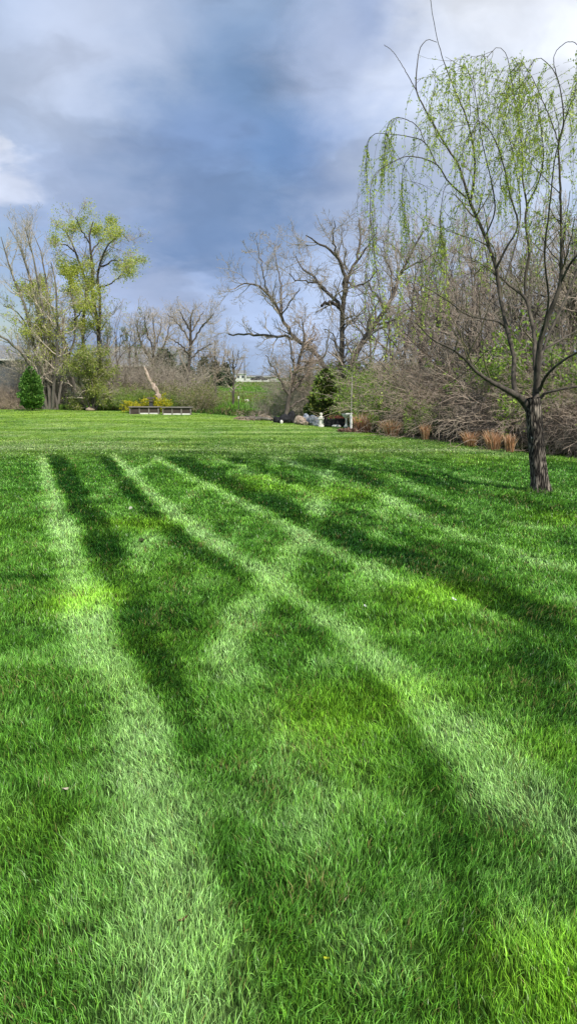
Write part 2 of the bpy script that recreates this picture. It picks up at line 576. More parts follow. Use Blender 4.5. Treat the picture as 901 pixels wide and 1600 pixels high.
# --- the mowing pattern, in ground metres --------------------------------------------------
def dist_poly(X, Y, pl):
    best = np.full(X.shape, 1e9)
    for (a, b) in zip(pl[:-1], pl[1:]):
        ab = b - a
        t = np.clip(((X - a[0]) * ab[0] + (Y - a[1]) * ab[1]) / (ab @ ab), 0, 1)
        best = np.minimum(best, np.hypot(X - a[0] - t * ab[0], Y - a[1] - t * ab[1]))
    return best
def gp(l): return np.array([gnd(x, y)[:2] for x, y in l])
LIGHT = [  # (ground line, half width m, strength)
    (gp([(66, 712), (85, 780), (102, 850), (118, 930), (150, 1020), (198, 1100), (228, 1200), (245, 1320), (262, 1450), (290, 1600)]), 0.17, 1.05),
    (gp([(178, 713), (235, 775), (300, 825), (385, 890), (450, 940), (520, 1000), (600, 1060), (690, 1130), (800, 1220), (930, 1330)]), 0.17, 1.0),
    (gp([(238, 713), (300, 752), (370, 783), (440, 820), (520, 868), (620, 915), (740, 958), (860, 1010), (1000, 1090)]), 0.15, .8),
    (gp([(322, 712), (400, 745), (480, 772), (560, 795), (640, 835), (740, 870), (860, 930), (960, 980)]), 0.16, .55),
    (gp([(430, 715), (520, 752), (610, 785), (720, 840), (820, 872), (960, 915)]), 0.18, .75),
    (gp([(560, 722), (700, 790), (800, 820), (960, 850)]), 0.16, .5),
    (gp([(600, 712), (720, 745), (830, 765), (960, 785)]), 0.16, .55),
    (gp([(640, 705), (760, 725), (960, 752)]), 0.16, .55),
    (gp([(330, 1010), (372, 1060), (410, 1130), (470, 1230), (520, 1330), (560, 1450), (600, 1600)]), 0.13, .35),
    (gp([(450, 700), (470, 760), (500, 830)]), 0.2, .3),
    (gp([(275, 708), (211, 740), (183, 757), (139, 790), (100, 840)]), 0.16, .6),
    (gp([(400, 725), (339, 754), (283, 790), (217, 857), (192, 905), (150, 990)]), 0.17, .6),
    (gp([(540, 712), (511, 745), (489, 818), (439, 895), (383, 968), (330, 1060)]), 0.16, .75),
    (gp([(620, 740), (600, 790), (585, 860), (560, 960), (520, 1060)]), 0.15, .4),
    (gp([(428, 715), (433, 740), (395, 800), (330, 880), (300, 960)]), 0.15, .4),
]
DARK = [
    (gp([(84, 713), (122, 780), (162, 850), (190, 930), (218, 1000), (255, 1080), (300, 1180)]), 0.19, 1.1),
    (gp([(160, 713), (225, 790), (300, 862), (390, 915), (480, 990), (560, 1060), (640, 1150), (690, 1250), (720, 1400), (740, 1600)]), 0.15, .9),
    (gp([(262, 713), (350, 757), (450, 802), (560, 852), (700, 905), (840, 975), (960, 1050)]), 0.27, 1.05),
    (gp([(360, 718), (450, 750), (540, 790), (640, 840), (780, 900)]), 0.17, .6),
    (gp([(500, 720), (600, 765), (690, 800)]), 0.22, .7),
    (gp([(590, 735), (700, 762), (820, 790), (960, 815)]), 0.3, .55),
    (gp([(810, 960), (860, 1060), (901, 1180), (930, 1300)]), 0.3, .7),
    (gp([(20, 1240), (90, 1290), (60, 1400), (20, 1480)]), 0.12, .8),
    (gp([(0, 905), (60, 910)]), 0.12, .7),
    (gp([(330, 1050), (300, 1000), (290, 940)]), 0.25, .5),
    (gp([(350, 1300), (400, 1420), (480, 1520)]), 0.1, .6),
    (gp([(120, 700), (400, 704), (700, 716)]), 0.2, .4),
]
YEL = [(110, 955, .3, .75), (225, 820, .35, .8), (150, 935, .3, .7), (520, 1130, .35, 1.), (700, 935, .4, 1.), (420, 765, .5, .7), (539, 776, .5, .9), (405, 751, .5, .9), (217, 820, .4, .7),
       (880, 812, .5, .8), (640, 1085, .3, .8), (860, 1180, .25, .8), (880, 1540, .25, .8), (560, 1250, .25, .5), (230, 1010, .2, .4), (60, 1290, .2, .4), (760, 720, .8, .5)]
YEL = [(gnd(x, y)[:2], r, k) for x, y, r, k in YEL]

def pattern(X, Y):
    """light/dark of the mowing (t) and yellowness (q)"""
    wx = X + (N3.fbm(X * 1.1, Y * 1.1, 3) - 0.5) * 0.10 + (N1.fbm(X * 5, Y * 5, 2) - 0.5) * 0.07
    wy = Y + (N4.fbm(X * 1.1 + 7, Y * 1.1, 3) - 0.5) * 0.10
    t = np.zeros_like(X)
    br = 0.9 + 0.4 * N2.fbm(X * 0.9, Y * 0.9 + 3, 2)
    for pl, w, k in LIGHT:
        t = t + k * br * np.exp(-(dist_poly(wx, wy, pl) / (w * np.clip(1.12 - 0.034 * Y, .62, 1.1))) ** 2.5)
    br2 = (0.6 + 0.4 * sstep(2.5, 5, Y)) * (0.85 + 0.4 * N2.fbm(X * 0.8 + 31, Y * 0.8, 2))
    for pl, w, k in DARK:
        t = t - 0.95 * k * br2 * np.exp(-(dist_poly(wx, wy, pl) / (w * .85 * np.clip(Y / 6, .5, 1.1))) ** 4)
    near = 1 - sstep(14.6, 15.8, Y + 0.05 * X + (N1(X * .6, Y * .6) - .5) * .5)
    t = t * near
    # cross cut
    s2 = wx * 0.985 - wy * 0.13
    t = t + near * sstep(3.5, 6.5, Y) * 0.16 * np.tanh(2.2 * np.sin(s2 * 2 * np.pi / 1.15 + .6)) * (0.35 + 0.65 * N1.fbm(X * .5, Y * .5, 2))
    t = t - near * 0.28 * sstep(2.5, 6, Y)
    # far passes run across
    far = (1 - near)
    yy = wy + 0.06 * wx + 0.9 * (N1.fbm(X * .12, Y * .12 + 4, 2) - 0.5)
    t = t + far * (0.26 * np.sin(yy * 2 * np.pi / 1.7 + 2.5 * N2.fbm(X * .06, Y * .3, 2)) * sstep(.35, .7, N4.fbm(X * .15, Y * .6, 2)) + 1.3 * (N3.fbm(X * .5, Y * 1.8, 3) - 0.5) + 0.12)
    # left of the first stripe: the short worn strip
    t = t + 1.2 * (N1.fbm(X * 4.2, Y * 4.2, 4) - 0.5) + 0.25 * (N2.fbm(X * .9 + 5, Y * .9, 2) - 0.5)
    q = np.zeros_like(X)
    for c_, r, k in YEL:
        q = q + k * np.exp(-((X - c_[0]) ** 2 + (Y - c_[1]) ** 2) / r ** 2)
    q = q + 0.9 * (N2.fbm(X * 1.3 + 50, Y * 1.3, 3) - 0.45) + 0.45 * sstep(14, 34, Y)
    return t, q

C_DARK = np.array([0.026, 0.110, 0.012])  # shaded look of blades laid towards the viewer, put into the colour
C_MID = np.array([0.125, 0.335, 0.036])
C_LIGHT = np.array([0.34, 0.57, 0.18])  # sky sheen on blades laid away, put into the colour
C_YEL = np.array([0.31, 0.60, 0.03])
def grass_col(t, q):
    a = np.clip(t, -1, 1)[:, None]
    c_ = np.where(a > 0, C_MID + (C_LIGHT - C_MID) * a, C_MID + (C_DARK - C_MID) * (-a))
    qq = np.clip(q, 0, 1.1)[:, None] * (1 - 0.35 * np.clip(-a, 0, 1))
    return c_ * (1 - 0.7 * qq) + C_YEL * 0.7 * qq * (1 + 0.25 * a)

def FAR(Y):
    return 1 + (np.array([1.0, 0.76, 1.0]) - 1) * sstep(12.5, 17, Y)[:, None]

def lawn_tint(X, Y):
    t, q = pattern(X, Y)
    c_ = grass_col(t, q)
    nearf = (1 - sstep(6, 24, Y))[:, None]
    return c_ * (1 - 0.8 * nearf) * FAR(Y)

m, ntm, b = new_mat("mown lawn")
a = N(ntm, "ShaderNodeAttribute", attribute_name="tint")
tcm = N(ntm, "ShaderNodeTexCoord")
nz = N(ntm, "ShaderNodeTexNoise", i_Scale=9.0, i_Detail=9, i_Roughness=0.75)
ntm.links.new(tcm.outputs["Object"], nz.inputs["Vector"])
mr = N(ntm, "ShaderNodeMapRange"); mr.inputs[1].default_value = 0.3; mr.inputs[2].default_value = 0.7
mr.inputs[3].default_value = 0.45; mr.inputs[4].default_value = 1.5
ntm.links.new(nz.outputs[0], mr.inputs[0])
hs = N(ntm, "ShaderNodeHueSaturation")
ntm.links.new(a.outputs["Color"], hs.inputs["Color"]); ntm.links.new(mr.outputs[0], hs.inputs["Value"])
ntm.links.new(hs.outputs[0], b.inputs["Base Color"])
bp = N(ntm, "ShaderNodeBump", i_Strength=0.6, i_Distance=0.05)
ntm.links.new(nz.outputs[0], bp.inputs["Height"]); ntm.links.new(bp.outputs[0], b.inputs["Normal"])
b.inputs["Roughness"].default_value = 0.9; b.inputs["Specular IOR Level"].default_value = 0.1
M['lawn'] = m

# lawn sheet: fan of rows out to the mown edge
us = np.concatenate([np.linspace(-1.6, -0.5, 30)[:-1], np.linspace(-0.5, 0.5, 240), np.linspace(0.5, 1.6, 30)[1:]])
fs = np.concatenate([[-0.25], np.geomspace(0.012, 1.0, 300)])
Uu, Ff = np.meshgrid(us, fs)
Yl = Ff * edge(Uu) * (1 + 0.02 * (N4.fbm(Uu * 60, Uu * 0 + 3, 2) - .5) * Ff)
Xl = Uu * np.maximum(Yl, 0) + Uu * 6 * np.maximum(0, 1 - np.abs(Yl) / 4)   # widen near the viewer's feet
Zl = height(Xl, Yl) + 0.012
V = np.stack([Xl, Yl, Zl], -1).reshape(-1, 3)
ny, nx = Xl.shape
i = np.arange(ny - 1)[:, None] * nx + np.arange(nx - 1)[None, :]
Q = np.stack([i, i + 1, i + nx + 1, i + nx], -1).reshape(-1, 4)
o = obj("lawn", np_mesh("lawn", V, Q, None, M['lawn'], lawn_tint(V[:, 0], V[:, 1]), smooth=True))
tag(o, kind="structure")

# outer ground: rough field
m, ntm, b = new_mat("rough field")
tcm = N(ntm, "ShaderNodeTexCoord")
n1 = N(ntm, "ShaderNodeTexNoise", i_Scale=0.25, i_Detail=6, i_Roughness=0.6)
n2 = N(ntm, "ShaderNodeTexNoise", i_Scale=3.0, i_Detail=10, i_Roughness=0.75)
ntm.links.new(tcm.outputs["Object"], n1.inputs["Vector"]); ntm.links.new(tcm.outputs["Object"], n2.inputs["Vector"])
ad = N(ntm, "ShaderNodeMath", operation='MULTIPLY_ADD'); ad.inputs[1].default_value = 0.5
ntm.links.new(n2.outputs[0], ad.inputs[0]); 
sc_ = N(ntm, "ShaderNodeMath", operation='MULTIPLY'); sc_.inputs[1].default_value = 0.5
ntm.links.new(n1.outputs[0], sc_.inputs[0]); ntm.links.new(sc_.outputs[0], ad.inputs[2])
c_ = ramp(ntm, ad.outputs[0], [(0.36, (0.07, 0.17, 0.025)), (0.48, (0.12, 0.27, 0.04)), (0.57, (0.19, 0.25, 0.07)), (0.66, (0.25, 0.21, 0.11))])
ntm.links.new(c_, b.inputs["Base Color"])
b.inputs["Roughness"].default_value = 1.0; b.inputs["Specular IOR Level"].default_value = 0.0
bp = N(ntm, "ShaderNodeBump", i_Strength=0.6, i_Distance=0.1)
ntm.links.new(n2.outputs[0], bp.inputs["Height"]); ntm.links.new(bp.outputs[0], b.inputs["Normal"])
M['field'] = m
xs = np.concatenate([np.linspace(-1500, -90, 30)[:-1], np.linspace(-90, 90, 150), np.linspace(90, 1500, 30)[1:]])
ys = np.concatenate([np.linspace(-60, 0, 20)[:-1], np.linspace(0, 100, 100), np.linspace(100, 240, 60)[1:], np.linspace(240, 2200, 40)[1:]])
o = obj("ground", grid_mesh("ground", xs, ys, -0.02, M['field'])); tag(o, kind="structure")

# ------------------------------------------------------------------ grass blades on the lawn
def blades(rg, X, Y, Z, h, w, lx, ly, col, bot=0.55, zb=0.0):
    n = len(X)
    # broad face mostly across the lean
    ph = rg.uniform(0, 2 * np.pi, n)
    sxv, syv = np.cos(ph) * w * 0.5, np.sin(ph) * w * 0.5
    B = np.stack([X, Y, Z + zb], -1)
    S = np.stack([sxv, syv, np.zeros(n)], -1)
    Lr = np.stack([lx, ly, np.zeros(n)], -1)
    lm = np.clip(np.hypot(lx, ly), 0, .95)
    up = np.sqrt(1 - lm ** 2)
    Hm = np.stack([np.zeros(n), np.zeros(n), h * 0.6], -1)
    Ht = np.stack([np.zeros(n), np.zeros(n), h * np.clip(up + 0.1, 0.25, 1)], -1)
    mid = B + Lr * h[:, None] * 0.32 + Hm * np.clip(up + .2, .4, 1)[:, None]
    tip = B + Lr * h[:, None] * 1.0 + Ht
    V = np.stack([B - S, B + S, mid + S * 0.9, mid - S * 0.9, tip], axis=1).reshape(-1, 3)
    k = np.arange(n)[:, None] * 5
    Q = k + np.array([[0, 1, 2, 3]])
    T = k + np.array([[3, 2, 4]])
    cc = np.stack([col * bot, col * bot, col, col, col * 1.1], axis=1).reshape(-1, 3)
    return V, Q, T, cc

def scatter(rg, d0, d1, dens, half=0.5, pad=0.6):
    """random points in the viewed wedge between two distances"""
    hw = half * d1 + pad
    n = int(dens * 2 * hw * (d1 - d0))
    X = rg.uniform(-hw, hw, n); Y = rg.uniform(d0, d1, n)
    k = np.abs(X) < half * Y + pad
    return X[k], Y[k]

rg = np.random.default_rng(11)
parts = []
bands = [(0.7, 2.2, 40000), (2.2, 3.2, 34000), (3.2, 4.5, 24000), (4.5, 6, 15000), (6, 8, 9000), (8, 11, 4600), (11, 15, 2200), (15, 20, 760), (20, 28, 380), (28, 39.5, 200)]
for d0, d1, dens in bands:
    X, Y = scatter(rg, d0, d1, dens, 0.47, 2.1 if d1 < 7 else .8)
    k = (np.abs(X) < .42 * Y + .35) | (rg.random(len(X)) < .35)          # thinner outside the picture
    X, Y = X[k], Y[k]
    k = Y < edge(X / Y) * (1 + rg.normal(0, 0.006, len(X)))
    # tufty density
    k &= rg.random(len(X)) < 0.4 + 1.2 * sstep(.25, .7, N3.fbm(X * 13, Y * 13, 2))
    X, Y = X[k], Y[k]
    n = len(X)
    Z = height(X, Y) + 0.010
    t, q = pattern(X, Y)
    d = np.hypot(X, Y)
    cl = N4.fbm(X * 6, Y * 6, 2)
    h = (0.026 + 0.026 * cl + 0.006 * np.clip(q, 0, 1)) * rg.uniform(0.6, 1.35, n) * (1 - .6 * sstep(13, 24, d))
    w = np.maximum(0.0021, 0.00078 * d) * rg.uniform(0.6, 1.5, n)
    # light passes: blades laid away along the pass, dark ones: laid towards the viewer
    lean = np.clip(np.abs(t), 0, 1) * 0.38 * np.sign(t)
    swirl = (N1.fbm(X * 1.7, Y * 1.7 + 9, 2) - 0.5) * 7
    lx = -0.33 * lean + 0.24 * np.cos(swirl * 2) + rg.normal(0, 0.36, n)
    ly = 0.94 * lean + 0.2 * np.sin(swirl * 2) + rg.normal(0, 0.36, n)
    mag = np.hypot(lx, ly); s = np.minimum(1, 0.92 / np.maximum(mag, 1e-6)); lx *= s; ly *= s
    c_ = grass_col(t + rg.normal(0, 0.22, n), q + rg.normal(0, 0.22, n))
    c_ = c_ * FAR(Y) * (0.35 + 1.45 * rg.random(n) ** 1.3)[:, None]
    wide = rg.random(n) < 0.03
    w[wide] *= 2.3; h[wide] *= 0.6; c_[wide] *= np.array([.75, .85, 1.1])
    longer = rg.random(n) < 0.03
    h[longer] *= 1.6
    straw = rg.random(n) < 0.02 + 0.12 * sstep(0.62, 0.78, N2.fbm(X * 2.4 + 80, Y * 2.4, 2))
    c_[straw] = np.array([0.27, 0.25, 0.08]) * rg.uniform(0.6, 1.3, straw.sum())[:, None]
    parts.append(blades(rg, X, Y, Z, h, w, lx, ly, c_, bot=0.2))  # bot: shade in the gaps painted as dark blade feet
tb = gnd(843, 770)
n = 420                                   # uncut rim round the willow's foot
a_ = rg.uniform(0, 6.28, n); r_ = .15 + np.abs(rg.normal(0, .09, n))
X, Y = tb[0] + np.cos(a_) * r_, tb[1] + np.sin(a_) * r_
parts.append(blades(rg, X, Y, height(X, Y) + .005, rg.uniform(.05, .12, n), np.full(n, .007), rg.normal(0, .35, n), rg.normal(0, .35, n),
                    np.array([.11, .24, .03]) * rg.uniform(.6, 1.5, n)[:, None], bot=.4))
Vs, Qs, Ts, Cs, off = [], [], [], [], 0
for V, Q, T, cc in parts:
    Vs.append(V); Qs.append(Q + off); Ts.append(T + off); Cs.append(cc); off += len(V)
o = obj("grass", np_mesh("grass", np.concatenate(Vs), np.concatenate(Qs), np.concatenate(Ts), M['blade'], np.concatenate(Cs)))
tag(o, "striped mown lawn grass covering the whole foreground", "grass", kind="stuff")
print("grass verts", off)

# ------------------------------------------------------------------ weeds along the lawn edge and in the field
rg = np.random.default_rng(21)
n = 26000
u = rg.uniform(-0.55, 0.5, n)
Y = edge(u) * (1.03 + np.abs(rg.normal(0, 0.16, n))) + 0.05
X = u * Y
Z = height(X, Y) - 0.02
pat = N2.fbm(X * .7, Y * .7, 3)
pu = CX + u * FPX * 1.0
keep = (np.abs(pu - 495) > 72) | (Y > edge(u) * 1.28)
keep &= rg.random(n) < 0.15 + 1.4 * sstep(.4, .65, pat)
X, Y, Z, pat, pu = X[keep], Y[keep], Z[keep], pat[keep], pu[keep]; n = len(X)
h = rg.uniform(0.08, 0.36, n) * (0.3 + pat) * np.where((pu > 300) & (pu < 440), .6, 1)
w = 0.0016 * Y * rg.uniform(0.5, 1.2, n)
cols = np.array([(0.09, 0.19, 0.03), (0.13, 0.25, 0.035), (0.2, 0.2, 0.07), (0.30, 0.23, 0.13), (0.07, 0.12, 0.03)])
c_ = cols[rg.integers(0, 5, n)] * rg.uniform(.6, 1.3, n)[:, None]
V, Q, T, cc = blades(rg, X, Y, Z, h, w, rg.normal(0, .35, n), rg.normal(0, .35, n), c_)
o = obj("weeds", np_mesh("weeds", V, Q, T, M['dry'], cc))
tag(o, "rough green and straw weeds along the far edge of the lawn", "weeds", kind="stuff")

n = 42000
Y = 40 + 150 * rg.random(n) ** 1.6
X = rg.uniform(-0.34, 0.34, n) * Y
Z = height(X, Y) - 0.03
h = rg.uniform(0.10, 0.34, n); w = 0.0009 * Y * rg.uniform(.5, 1.3, n)
pat = N1.fbm(X * .12, Y * .05, 3)[:, None]
c_ = (np.array([0.14, 0.28, 0.04]) * (1 - sstep(.45, .65, pat)) + np.array([0.2, 0.22, 0.06]) * sstep(.45, .65, pat)) * rg.uniform(.6, 1.35, n)[:, None]
V, Q, T, cc = blades(rg, X, Y, Z, h, w, rg.normal(0, .3, n), rg.normal(0, .3, n), c_)
o = obj("field_grass", np_mesh("field_grass", V, Q, T, M['dry'], cc))
tag(o, "long green field grass rising to the road behind the trees", "field grass", kind="stuff")

# ------------------------------------------------------------------ the willow
WY = gnd(843, 770)[1]
rgw = np.random.default_rng(5)
trunkP, trunkR = limbs_px(WY, [
    (-0.1, [(843, 776, 17), (843, 766, 14.5), (841, 745, 13), (838, 710, 12.2), (835, 675, 11.6), (833, 645, 12), (832, 622, 10)]),
], n=90)
limbP, limbR = limbs_px(WY, [
    (-0.9, [(829, 646, 9), (816, 626, 8), (803, 616, 6.5), (770, 598, 4.6), (745, 582, 3.8), (725, 560, 3.2), (705, 545, 2.7), (675, 530, 2), (650, 505, 1.4)]),
    (0.6, [(805, 616, 6), (801, 590, 5), (802, 560, 4.6), (795, 530, 4.4), (788, 500, 4.2), (780, 460, 4), (774, 418, 4), (757, 370, 3.6), (734, 317, 3.4)]),
    ((0.6, 1.0), [(734, 317, 3), (716, 260, 2.6), (694, 224, 2.3), (664, 172, 1.9), (650, 140, 1.6), (651, 105, 1.3), (656, 75, 1), (668, 62, .8), (682, 66, .7)]),
    ((1.0, 1.4), [(650, 142, 1.2), (638, 120, 1), (616, 84, .7), (600, 70, .45)]),
    ((0.6, -0.2), [(734, 318, 2.6), (740, 280, 2.4), (740, 240, 2.1), (728, 184, 1.8), (708, 136, 1.4), (690, 88, 1), (678, 40, .7), (671, -6, .4)]),
    ((0.55, -0.8), [(728, 310, 2.2), (700, 284, 1.8), (680, 256, 1.5), (640, 244, 1.2), (608, 256, .9), (582, 280, .7), (578, 330, .6), (583, 390, .5), (592, 450, .4), (597, 480, .3)]),
    ((0.4, 1.6), [(682, 258, 1.4), (664, 224, 1.2), (640, 214, 1.0), (610, 210, .9), (584, 210, .75), (573, 232, .6), (572, 300, .5)]),
    ((0.3, 0.9), [(664, 224, 1.1), (650, 196, 1), (620, 184, .8), (604, 200, .6), (600, 250, .5)]),
    (-0.6, [(774, 420, 3), (790, 388, 2.6), (808, 352, 2.3), (796, 304, 2), (782, 245, 1.6), (765, 205, 1.2), (745, 190, .9), (735, 215, .7)]),
    (1.1, [(836, 625, 8), (837, 590, 6), (835, 554, 5.2), (834, 525, 4.6), (828, 495, 4.2), (820, 466, 3.8), (799, 449, 2.6), (775, 428, 2.1), (757, 416, 1.6), (740, 430, 1)]),
    ((1.1, 0.8), [(820, 466, 3.4), (820, 433, 3.2), (826, 393, 3), (820, 348, 2.7), (822, 320, 2.4), (816, 280, 2.1), (814, 224, 1.8), (804, 160, 1.4), (796, 112, 1.1), (790, 84, .8), (776, 74, .6), (760, 90, .5)]),
    ((0.8, -0.5), [(822, 322, 2), (840, 285, 1.6), (848, 250, 1.4), (845, 205, 1.1), (838, 160, .9)]),
    (-1.0, [(838, 612, 7), (840, 560, 6), (846, 522, 5.4), (858, 490, 5), (874, 444, 4.4), (876, 400, 3.4), (876, 360, 3), (874, 280, 2.6), (872, 224, 2.2), (880, 190, 1.8), (872, 128, 1.3), (852, 96, .9), (836, 92, .6), (822, 112, .5)]),
    ((-0.7, -0.2), [(872, 226, 1.8), (860, 188, 1.4), (844, 152, 1.1), (828, 116, .8), (812, 98, .6), (800, 112, .5)]),
    ((-0.7, -1.4), [(872, 130, 1.2), (864, 92, .9), (878, 70, .7), (896, 66, .6), (912, 84, .5)]),
    ((-0.5, -1.5), [(876, 440, 3), (890, 412, 2.6), (915, 380, 2.2), (945, 330, 1.8), (965, 260, 1.4), (975, 190, 1), (968, 150, .7)]),
    (-1.6, [(842, 610, 4), (852, 588, 3.4), (874, 567, 3), (901, 551, 2.4), (950, 530, 1.8), (1000, 525, 1)]),
    (-0.4, [(843, 622, 4), (852, 614, 3.2), (869, 610, 2.8), (901, 604, 2.4), (950, 600, 1.8), (1000, 610, 1)]),
    (1.6, [(840, 575, 3.4), (848, 548, 2.8), (874, 532, 2.5), (901, 516, 2.2), (960, 480, 1.6), (1010, 470, 1)]),
    (2.0, [(838, 600, 4), (850, 540, 3.4), (890, 450, 2.8), (930, 340, 2.2), (955, 230, 1.6), (970, 150, 1)]),
    ((0.4, -0.7), [(792, 516, 2.6), (778, 503, 2.2), (754, 498, 1.9), (727, 491, 1.7), (700, 471, 1.4), (660, 447, 1), (630, 440, .7)]),
    ((0.1, 1.4), [(770, 560, 1.4), (760, 548, 1.2), (735, 575, 1), (700, 600, .8)]),
    ((0.5, 1.8), [(780, 462, 2), (800, 400, 1.8), (812, 340, 1.5), (806, 270, 1.2), (790, 200, .9), (770, 150, .7)]),
    ((0.6, -1.2), [(757, 370, 2), (772, 330, 1.7), (766, 280, 1.4), (752, 220, 1.1), (742, 150, .8), (730, 110, .6), (716, 104, .5)]),
    ((0.2, -0.3), [(702, 285, .9), (693, 298, .8), (687, 340, .6), (690, 385, .4)]),
    ((0.5, 1.2), [(640, 244, .8), (630, 262, .6), (627, 300, .5), (632, 350, .4)]),
    ((-0.3, -2.2), [(845, 524, 3), (856, 470, 2.6), (850, 400, 2.2), (858, 320, 1.8), (866, 250, 1.4), (884, 180, 1), (898, 150, .6)]),
], n=44, jit=0.002, rg=rgw)
limbR = np.maximum(limbR * (.55 + .2 * np.clip(limbR / .05, 0, 1)), .004)
rgw = np.random.default_rng(6)
# secondary branches, thin and arching
B1, R1 = grow(rgw, limbP, limbR, -2.6, 0.28, 1.0, 38, 14, 0.75, 0.45, 9, up=0.10, wob=0.13, rr=0.5, rmin=0.0035, rel=False, fdrop=0.45, rmax=0.012)
B1b, R1b = grow(rgw, limbP[limbP[:, -1, 2] > 2.6], limbR[limbP[:, -1, 2] > 2.6], 3, 0.65, 1.0, 40, 15, 0.9, 0.3, 10, up=-0.12, wob=0.08, rr=0.6, rmin=0.0035, rel=False, fdrop=0, rmax=0.008)
def crown_only(P, R, lx=568):
    """the measured outline of the crown: nothing above or left of it"""
    x, y = proj(P)
    top = np.interp(x, [500, 568, 575, 600, 640, 652, 700, 760, 800, 850, 901, 1000, 1100], [900 if lx > 560 else 230, 400 if lx > 560 else 225, 215, 182, 150, 64, 78, 76, 74, 90, 70, 100, 250])
    ok = (y > top).all(axis=1) & ((x > lx) | (y > 400)).all(axis=1)
    return P[ok], R[ok]
B1, R1 = crown_only(B1, R1); B1b, R1b = crown_only(B1b, R1b)
B2, R2 = grow(rgw, B1, R1, 3.0, 0.3, 1.0, 40, 15, 0.42, 0.5, 6, up=-0.05, wob=0.16, rr=0.6, rmin=0.0025, rel=False, fdrop=0.3)
B2, R2 = crown_only(B2, R2)
def strands(rg, P, R, n, L, up=-1.5, flo=.25):
    return grow(rg, P, R, n, flo, 1.0, 45, 15, L, 0.55, 9, up=up, wob=0.05, rr=0.6, rmin=0.0022, rel=False, fdrop=0.0, rmax=0.0026, tip=.6)
up1 = B1[B1[:, -1, 2] > 3.5]; upR = R1[B1[:, -1, 2] > 3.5]
S1, SR1 = strands(rgw, up1, upR, 3.6, 0.6, up=-2.2)
S2, SR2 = strands(rgw, B1b, R1b, 4.2, 0.8, up=-2.2)
left = [5, 6, 7, 24, 25]
S3, SR3 = strands(rgw, limbP[left], limbR[left], 19, 0.7, up=-2.6, flo=.4)
S4, SR4 = strands(rgw, limbP[[2, 4, 10, 12, 13, 14, 8, 11]], limbR[[2, 4, 10, 12, 13, 14, 8, 11]], 24, 0.75, up=-2.4, flo=.45)
keep = ~((S4[:, 0, 2] > 5.6))
S4, SR4 = S4[keep], SR4[keep]
S1, SR1 = crown_only(S1, SR1); S2, SR2 = crown_only(S2, SR2); S3, SR3 = crown_only(S3, SR3, 555); S4, SR4 = crown_only(S4, SR4)
WC = [(0.42, 0.54, 0.07), (0.50, 0.60, 0.09), (0.33, 0.46, 0.06), (0.56, 0.62, 0.16)]
lv = lcat(leaf_quads(rgw, pts_on(rgw, S1, 30, .1), 0.033, .4, .012, WC, .42, 1.2),
          leaf_quads(rgw, pts_on(rgw, S2, 36, .1), 0.033, .4, .012, WC, .42, 1.2),
          leaf_quads(rgw, pts_on(rgw, S3, 36, .05), 0.033, .4, .012, WC, .42, 1.2),
          leaf_quads(rgw, pts_on(rgw, S4, 38, .05), 0.033, .4, .012, WC, .42, 1.2),
          leaf_quads(rgw, pts_on(rgw, B2[B2[:, -1, 2] > 3.3], 5, .3), 0.028, .4, .012, WC, .45, .3),
          leaf_quads(rgw, pts_on(rgw, B1b, 22, .3), 0.029, .4, .015, WC, .45, .3))
base = np.array([*gnd(843, 770)[:2], float(height(*[np.array([v]) for v in gnd(843, 770)[:2]])[0])])
build_tree("willow_tree", "weeping willow with dark ridged trunk and sparse spring leaves, alone on the lawn", "tree", base,
           [(trunkP, trunkR, 64)], [(limbP, limbR, 8)], M['bark_willow'], M['limb_willow'], None, crown_name="limbs")
wroot = bpy.data.objects["willow_tree"]
tm = [c for c in wroot.children if c.name.startswith("trunk")][0].data
co = np.empty(len(tm.vertices) * 3, dtype=np.float32); tm.vertices.foreach_get("co", co); co = co.reshape(90, 64, 3)
cen = co.mean(axis=1, keepdims=True)
th = np.linspace(0, 2 * np.pi, 64, endpoint=False)[None, :]; zz = cen[:, 0, 2][:, None]
cyc = lambda nz, k, kz: nz(np.cos(th) * k + 40 + zz * 0, np.sin(th) * k + 40 + zz * kz)
wav = cyc(N1, 2.0, 2.2)
rid = np.abs(cyc(N2, 5.5, 3.0) - .5) * 2
rid2 = np.abs(cyc(N3, 10, 7) - .5) * 2
flare = np.exp(-np.clip(zz, 0, 9) / .10) * (.16 + .28 * (cyc(N4, 1.6, 0)))
k_ = 1 + .10 * (wav - .5) + .13 * (rid ** .7 - .4) + .06 * (rid2 - .4) + flare
co = cen + (co - cen) * k_[:, :, None]
tm.vertices.foreach_set("co", co.astype(np.float32).ravel()); tm.update()
sc_p = at(833, 683, WY - .13) - base
obj("pruning_scar", MB().lathe([(.038, -.02), (.036, .004), (.026, .012), (.012, .008)], 14).mesh("pruning_scar", mat_noise("pale cut wood", [(.3, (.42, .4, .36)), (.7, (.62, .6, .56))], 30, vary=0), True), wroot, tuple(sc_p)).rotation_euler = (math.pi / 2, 0, -.15)
V, Q = merge_tubes([(B1, R1, 4), (B1b, R1b, 4), (B2, R2, 3), (S1, SR1, 3), (S2, SR2, 3), (S3, SR3, 3), (S4, SR4, 3)])
obj("twigs", np_mesh("willow_twigs", V - base, Q, None, M['twig_willow'], smooth=True), wroot)
obj("foliage", np_mesh("willow_foliage", lv[0] - base, lv[1], None, M['leaf'], lv[2]), wroot)

